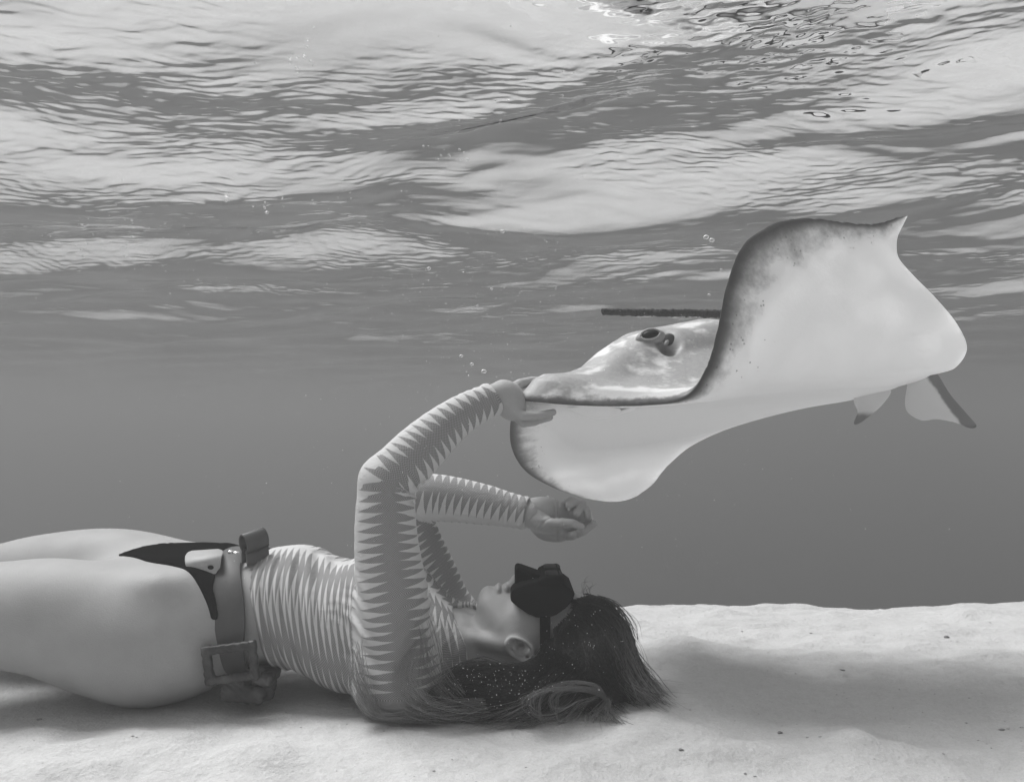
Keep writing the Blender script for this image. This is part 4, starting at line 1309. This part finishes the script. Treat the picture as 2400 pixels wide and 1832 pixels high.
def ellipsoid_obj(name, c, r, rot, mat, parent, nu=14, nv=20):
    a = np.linspace(0, math.pi, nu)[:, None]; b = np.linspace(0, 2 * math.pi, nv + 1)[None, :-1]
    p = np.stack([np.sin(a) * np.cos(b), np.sin(a) * np.sin(b), np.cos(a) + 0 * b], -1).reshape(-1, 3) * np.array(r)
    return mesh_obj(name, np.array(c) + p @ np.array(rot).T, grid_faces(nu, nv, True), mat, parent)
EM = Mat('dark_eye'); EYE = EM.pbr(.006, .35, .12)
ez = eye_n / np.linalg.norm(eye_n)
ex = np.array([1.0, 0, .12]) - (np.array([1.0, 0, .12]) @ ez) * ez; ex /= np.linalg.norm(ex)
R_ = np.stack([ex, np.cross(ez, ex), ez], 1)
look = np.array([-.12, -1.0, .12]); look = look / np.linalg.norm(look)
LM = Mat('ray_lid'); LID = LM.pbr(LM.math('ADD', .16, LM.math('MULTIPLY', LM.noise(LM.geo(), 90.0), .22)), .5, .3)
n_e = .30 * ez + look * .95; n_e /= np.linalg.norm(n_e)
ex = np.array([1.0, .08, .16]) - (np.array([1.0, .08, .16]) @ n_e) * n_e; ex /= np.linalg.norm(ex)
R_ = np.stack([ex, np.cross(n_e, ex), n_e], 1)
hump = eye_c - look * .004 - ez * .003
eyelid = ellipsoid_obj('eye_socket', hump, (.0270, .0155, .0138), R_, LID, stingray)
eye_pos = hump + n_e * .0100
eye = ellipsoid_obj('eye', eye_pos, (.0155, .0092, .0056), R_, EYE, stingray)
for sg in (1, -1):
    arc = [eye_pos + R_ @ np.array([0.0170 * math.cos(a), sg * .0104 * math.sin(a), .0012]) for a in np.linspace(.10, math.pi - .10, 17)]
    v, f = tube(arc, .0024 * np.sin(np.linspace(.45, math.pi - .45, 17)) + .0004, 8)
    mesh_obj('eyelid', v, f, LID, stingray)

# spiracle behind the eye: a dark opening with a pale inner flap
spi_c2, spi_n2, _e = around(1563, 800, 10.4, 12.1)
n_s = .30 * spi_n2 + look * .95; n_s /= np.linalg.norm(n_s)
ex = np.array([.45, .05, 1.0]) - (np.array([.45, .05, 1.0]) @ n_s) * n_s; ex /= np.linalg.norm(ex)
R_s = np.stack([ex, np.cross(n_s, ex), n_s], 1)
SPM = Mat('spiracle_opening'); SPI = SPM.pbr(SPM.math('ADD', .012, SPM.math('MULTIPLY', SPM.noise(SPM.geo(), 70.0), .04)), .6, .2)
spiracle = ellipsoid_obj('spiracle', spi_c2 - n_s * .0005, (.0185, .0135, .0046), R_s, SPI, stingray)
ellipsoid_obj('flap', spi_c2 + n_s * .0028 - ex * .0045, (.0075, .0040, .0026), R_s, LID, spiracle)
# truncated tail, sweeping behind the raised wing
tp = cr_spline([V(2100, 890, 1.60), V(2020, 830, 1.67), V(1900, 775, 1.73), V(1780, 745, 1.74), V(1660, 735, 1.71), V(1540, 733, 1.68), V(1412, 731, 1.655)], 300)
tr_ = np.interp(np.linspace(0, 1, 300), [0, .25, .6, 1], [.022, .012, .0088, .0066])
tpb = tp.copy()
v, f = tube(np.vstack([tpb, tpb[-1] + (tpb[-1] - tpb[-2]) * .35]), np.concatenate([tr_, [.003]]), 14)
v = np.array(v)
v += (hr.normal(0, 1, (len(v), 3)) * .0011)
TM = Mat('rough_tail_skin')
tn_ = TM.noise(TM.geo(), 260.0, 3.0, .7)
TAIL = TM.pbr(TM.math('ADD', .045, TM.math('MULTIPLY', TM.ramp(tn_, .55, .75), .10)), .8, .2, TM.bump(tn_, .004, .9))
tail = mesh_obj('tail', v, f, TAIL, stingray)

# pelvic fins
def fin(outline, Dc, Dt, belly_bulge, label):
    """outline in pixels, first point at the root; gently cupped solid"""
    o_ = cr_spline(outline + [outline[0]], 70)[:-1]
    cx, cy = o_.mean(0)
    rings = [1.0, .97, .88, .7, .45, .2]
    front, back = [], []
    ymin, ymax = o_[:, 1].min(), o_[:, 1].max()
    def P(x, y, s, sg):
        t = (y - ymin) / (ymax - ymin)
        D = Dc + (Dt - Dc) * t + .030 * math.sin(t * 2.2) + .02 * ((x - cx) / 80.0) ** 2
        th = belly_bulge * math.sqrt(max(0, 1 - s ** 4)) * (1.15 - .7 * t)
        return V(x, y, D - sg * th)
    vv, ff = [], []
    for sg in (1, -1):
        base = len(vv)
        for s in rings:
            for x, y in o_:
                vv.append(P(cx + (x - cx) * s, cy + (y - cy) * s, s, sg))
        vv.append(P(cx, cy, 0, sg))
        n = len(o_)
        for i in range(len(rings) - 1):
            for j in range(n):
                q = (base + i * n + j, base + i * n + (j + 1) % n, base + (i + 1) * n + (j + 1) % n, base + (i + 1) * n + j)
                ff.append(q if sg > 0 else q[::-1])
        c = len(vv) - 1
        for j in range(n):
            q = (base + (len(rings) - 1) * n + j, base + (len(rings) - 1) * n + (j + 1) % n, c)
            ff.append(q if sg > 0 else q[::-1])
    o = mesh_obj('pelvic_fin', np.array(vv), ff, None, stingray)
    yy = np.array([((HOR - (p[2] - HC) / p[1] * FPX) - ymin) / (ymax - ymin) for p in np.array(vv)])
    xx = np.array([((1200 + p[0] / p[1] * FPX) - o_[:, 0].min()) / np.ptp(o_[:, 0]) for p in np.array(vv)])
    attr(o, 'down', yy); attr(o, 'along', xx)
    o['label'] = label
    return o
def fin_material(name, tip0, tip1, band):
    M = Mat(name)
    n = M.noise(M.geo(), 60.0, 3.0)
    dn, al = M.attr('down'), M.attr('along')
    tip = M.ramp(M.math('ADD', dn, M.math('MULTIPLY', M.math('SUBTRACT', n, .5), .10)), tip0, tip1)
    colr = M.mix(M.math('MULTIPLY', tip, .75), .66, .07)
    if band:
        q = M.math('ADD', M.math('SUBTRACT', al, M.math('MULTIPLY', dn, .62)), M.math('MULTIPLY', M.math('SUBTRACT', n, .5), .10))
        bd = M.math('MULTIPLY', M.ramp(q, .17, .24), M.ramp(dn, .02, .12))
        colr = M.mix(M.math('MULTIPLY', bd, .8), colr, .07)
    return M.pbr(colr, .5, .3, trans=M.math('MULTIPLY', colr, .2))
f1 = fin([(2000, 915), (2002, 945), (2010, 965), (2001, 991), (2012, 993), (2037, 976), (2068, 948), (2088, 915), (2050, 905)], 1.585, 1.57, .0045, 'small pelvic fin hanging beneath the body')
f1.data.materials.append(fin_material('far_fin_skin', .62, .80, False))
f2 = fin([(2128, 895), (2121, 940), (2128, 967), (2160, 985), (2195, 982), (2238, 990), (2272, 1003), (2289, 998), (2272, 976), (2228, 925), (2200, 880), (2182, 862), (2150, 872)], 1.530, 1.50, .006, 'larger pelvic fin with dark rear edge')
f2.data.materials.append(fin_material('near_fin_skin', .90, 1.05, True))
# nasal flap and mouth folds under the snout
NM = Mat('pale_belly_skin'); NAS = NM.pbr(.86, .55, .3, trans=.2)
for pts, Dd, lab in (([(1330, 957), (1372, 952), (1452, 958), (1436, 976), (1404, 981), (1386, 978), (1350, 966)], 1.272, 'pale nasal flap under the snout'),
                ([(1440, 966), (1484, 954), (1486, 960), (1462, 968), (1432, 976)], 1.30, 'mouth fold under the snout')):
    o = fin([tuple(map(float, q)) for q in pts], Dd, Dd + .07, .003, lab)
    o.name = 'nasal_flap'; o.data.materials.append(NAS)
# ------------------------------------------------------------------ bubbles, drifting specks, shell grit
def bubble_material():
    M = Mat('air_bubble')
    p = M.n('BsdfPrincipled')
    p.inputs['Base Color'].default_value = (.9, .9, .9, 1); p.inputs['Roughness'].default_value = .12
    tr = M.n('BsdfTransparent')
    mx = M.n('MixShader')
    lw = M.n('LayerWeight'); lw.inputs['Blend'].default_value = .55
    M.t.links.new(lw.outputs['Facing'], mx.inputs[0]); M.t.links.new(tr.outputs[0], mx.inputs[1]); M.t.links.new(p.outputs[0], mx.inputs[2])
    M.t.links.new(mx.outputs[0], M.out.inputs['Surface'])
    return M.m
BUB = bubble_material()
a = np.linspace(0, math.pi, 8)[:, None]; b = np.linspace(0, 2 * math.pi, 11)[None, :-1]
bub_v = np.stack([np.sin(a) * np.cos(b), np.sin(a) * np.sin(b), .72 * np.cos(a) + 0 * b], -1).reshape(-1, 3)
bub_mesh = bpy.data.meshes.new('air_bubble')
bub_mesh.from_pydata(bub_v.tolist(), [], grid_faces(8, 10, True).tolist())
bub_mesh.polygons.foreach_set('use_smooth', np.ones(len(bub_mesh.polygons), bool))
bub_mesh.materials.append(BUB)
def bubble(px, py, D, rpx, label, grp):
    o = bpy.data.objects.new('air_bubble', bub_mesh)
    scene.collection.objects.link(o)
    o.location = tuple(V(px, py, D))
    o.scale = (S(rpx, D),) * 3
    o.rotation_euler = (0, 0, px * .1)
    tag(o, label, 'bubble', grp)
# (pixel x, y, depth, radius in pixels): those one can pick out in the photo
for px, py, D, r, lab in (
    (1081, 834, 1.30, 4.5, 'topmost of three air bubbles rising above the wrist'),
    (1106, 853, 1.30, 4.5, 'middle of three air bubbles rising above the wrist'),
    (1134, 870, 1.30, 6.5, 'lowest and largest of three air bubbles rising above the wrist'),
    (1098, 880, 1.30, 2.2, 'tiny air bubble just above the knitted cuff'),
    (1655, 556, 1.45, 7.0, 'upper of two air bubbles touching beside the raised wing'),
    (1668, 563, 1.45, 6.5, 'lower of two air bubbles touching beside the raised wing'),
    (1690, 632, 1.45, 3.5, 'small air bubble against the dark margin of the raised wing'),
    (1662, 690, 1.45, 3.5, 'small air bubble between the tail and the raised wing'),
    (1005, 629, 1.60, 5.0, 'lone air bubble in open water high above the elbow'),
    (1178, 542, 1.60, 6.0, 'large lone air bubble under the pale patches above the wrist'),
    (1152, 677, 1.60, 3.5, 'upper of two small air bubbles in the open water ahead of the tail tip'),
    (1119, 716, 1.60, 3.0, 'lower of two small air bubbles in the open water ahead of the tail tip'),
    (1284, 1164, 1.36, 3.2, 'air bubble above the palm of the free hand'),
    (1333, 1193, 1.35, 3.2, 'air bubble in the hollow of the curled fingers'),
    (1374, 1200, 1.37, 3.0, 'air bubble on the curled middle finger of the free hand'),
    (1388, 1214, 1.37, 3.0, 'air bubble just off the fingertips of the free hand'),
    (1342, 1251, 1.37, 2.6, 'air bubble on the index finger of the free hand')):
    bubble(px, py, D, r, lab, None)
sb = np.random.default_rng(31)
def surf_depth(py):
    """distance at which the sea surface is seen along that pixel row"""
    return (SURF - HC) * FPX / (HOR - py)
for cx, cy, sx, sy, n, lab, grp in ((1080, 362, 130, 26, 14, 'air bubble under the waves in the cluster above the swimmer', 'bubbles under the waves above the swimmer'),
                          (280, 565, 120, 34, 14, 'air bubble under the waves in the cluster above the legs', 'bubbles under the waves above the legs'),
                          (650, 480, 160, 22, 9, 'air bubble under the waves in the thin streak above the waist', 'bubbles under the waves above the waist'),
                          (1240, 190, 110, 110, 10, 'air bubble close under the bright ripples above the snout', 'bubbles under the bright ripples'),
                          (690, 140, 130, 50, 10, 'air bubble close under the dark wave trough above the belt', 'bubbles under the dark wave trough')):
    for _ in range(n):
        px, py = cx + sb.normal(0, sx * .5), cy + sb.normal(0, sy * .6)
        D = surf_depth(py) * sb.uniform(.88, .97)
        bubble(px, py, D, sb.uniform(1.8, 4.2) * (1.25 if sb.random() < .15 else .85), lab, grp)
# specks too small to count
octa = np.array([(1, 0, 0), (-1, 0, 0), (0, 1, 0), (0, -1, 0), (0, 0, 1), (0, 0, -1)], float)
octf = np.array([(0, 2, 4), (2, 1, 4), (1, 3, 4), (3, 0, 4), (2, 0, 5), (1, 2, 5), (3, 1, 5), (0, 3, 5)])
def cloud(name, centres, radii, mat, squash=(1, 1, 1)):
    k = len(centres)
    rot = sb.normal(0, 1, (k, 3)); rot /= np.linalg.norm(rot, axis=1)[:, None]
    v = octa[None] * radii[:, None, None] * (1 + .5 * sb.normal(0, .5, (k, 6, 1)))
    v = v * np.array(squash) + centres[:, None]
    f = octf[None] + (np.arange(k) * 6)[:, None, None]
    return mesh_obj(name, v.reshape(-1, 3), f.reshape(-1, 3), mat, smooth=False)
PM = Mat('pale_speck'); SPECK = PM.pbr(.8, .5, .5)
pts, rad = [], []
for cx, cy, sx, sy, D0, D1, n, r0, r1 in ((1080, 370, 160, 40, 1.0, 1.2, 120, .9, 2.0), (290, 560, 150, 45, 1.3, 1.6, 120, .9, 2.0), (1150, 520, 330, 210, .9, 1.9, 620, .8, 1.9), (1250, 760, 260, 130, .9, 1.6, 240, .7, 1.4), (350, 520, 300, 120, 1.0, 2.0, 260, .8, 1.8),
                                     (1180, 1600, 150, 50, 1.10, 1.17, 170, .5, 1.6), (1350, 1500, 90, 70, 1.15, 1.24, 50, .6, 1.6), (1200, 916, 900, 500, .7, 1.8, 700, .6, 1.3), (700, 500, 500, 160, 1.0, 1.8, 420, .6, 1.5)):
    for _ in range(n):
        px, py, D = cx + sb.normal(0, sx * .6), cy + sb.normal(0, sy * .6), sb.uniform(D0, D1)
        q = V(px, py, D)
        if q[2] > .80 or q[2] < .01:
            continue
        pts.append(q); rad.append(S(sb.uniform(r0, r1) * .80, D))
specks = cloud('drifting_specks', np.array(pts), np.array(rad), SPECK)
specks['kind'] = 'stuff'
# dark shell grit and weed scraps on the sand
GM2 = Mat('shell_grit'); GRIT = GM2.pbr(GM2.math('ADD', .22, GM2.math('MULTIPLY', GM2.noise(GM2.geo(), 40.0), .25)), .9, .1)
gx = np.concatenate([sb.uniform(-1.0, 1.4, 420), sb.normal(.75, .25, 120)]); gy = np.concatenate([sb.uniform(.95, 2.0, 420), sb.normal(1.2, .12, 120)])
gz = sand_h(gx, gy)
gr = np.abs(sb.normal(0, .0007, len(gx))) + .0004
grit = cloud('shell_grit', np.stack([gx, gy, gz + gr * .2], 1), gr, GRIT, (1.5, 1.2, .7))
grit['kind'] = 'stuff'
def pebble(px, py, r, flat, label, dark):
    D = HC * FPX / (py - HOR)
    for _ in range(6):
        q = V(px, py, D); D += (q[2] - sand_h(np.array([q[0]]), np.array([q[1]]))[0]) * FPX / (py - HOR)
    q = V(px, py, D)
    R = S(r * .8, D)
    a_ = np.linspace(0, math.pi, 9)[:, None]; b_ = np.linspace(0, 2 * math.pi, 13)[None, :-1]
    p_ = np.stack([np.sin(a_) * np.cos(b_), np.sin(a_) * np.sin(b_), np.cos(a_) + 0 * b_], -1).reshape(-1, 3)
    p_ *= (1 + .22 * np.sin(p_ @ np.array([3.1, 2.2, 1.7]) + px))[:, None] * R * np.array([1.3, .9, flat])
    o = mesh_obj('shell_fragment', q + p_ + np.array([0, 0, R * flat * .45]), grid_faces(9, 12, True), dark, origin=q)
    tag(o, label, 'shell')
DS = Mat('dark_shell'); DARKS = DS.pbr(DS.math('ADD', .13, DS.math('MULTIPLY', DS.noise(DS.geo(), 120.0), .12)), .7, .3)
pebble(2218, 1494, 5.8, .75, 'round dark shell fragment alone on the far bright sand', DARKS)
pebble(1975, 1570, 6.5, .35, 'flat dark shell sliver at the edge of the stingray shadow', DARKS)
pebble(1828, 1717, 5.8, .6, 'dark shell chip on the near sand beside a small sand mound', DARKS)
pebble(1596, 1756, 5.8, .4, 'low grey shell chip on the near sand below the hair', DARKS)
pebble(2348, 1710, 6.5, .4, 'dark shell scrap at the dim near rim of the stingray shadow', DARKS)
pebble(92, 1686, 5.8, .45, 'small dark shell chip on the sand in front of the thigh', DARKS)
for o in bpy.data.objects:
    if '_o' in o:
        del o['_o']
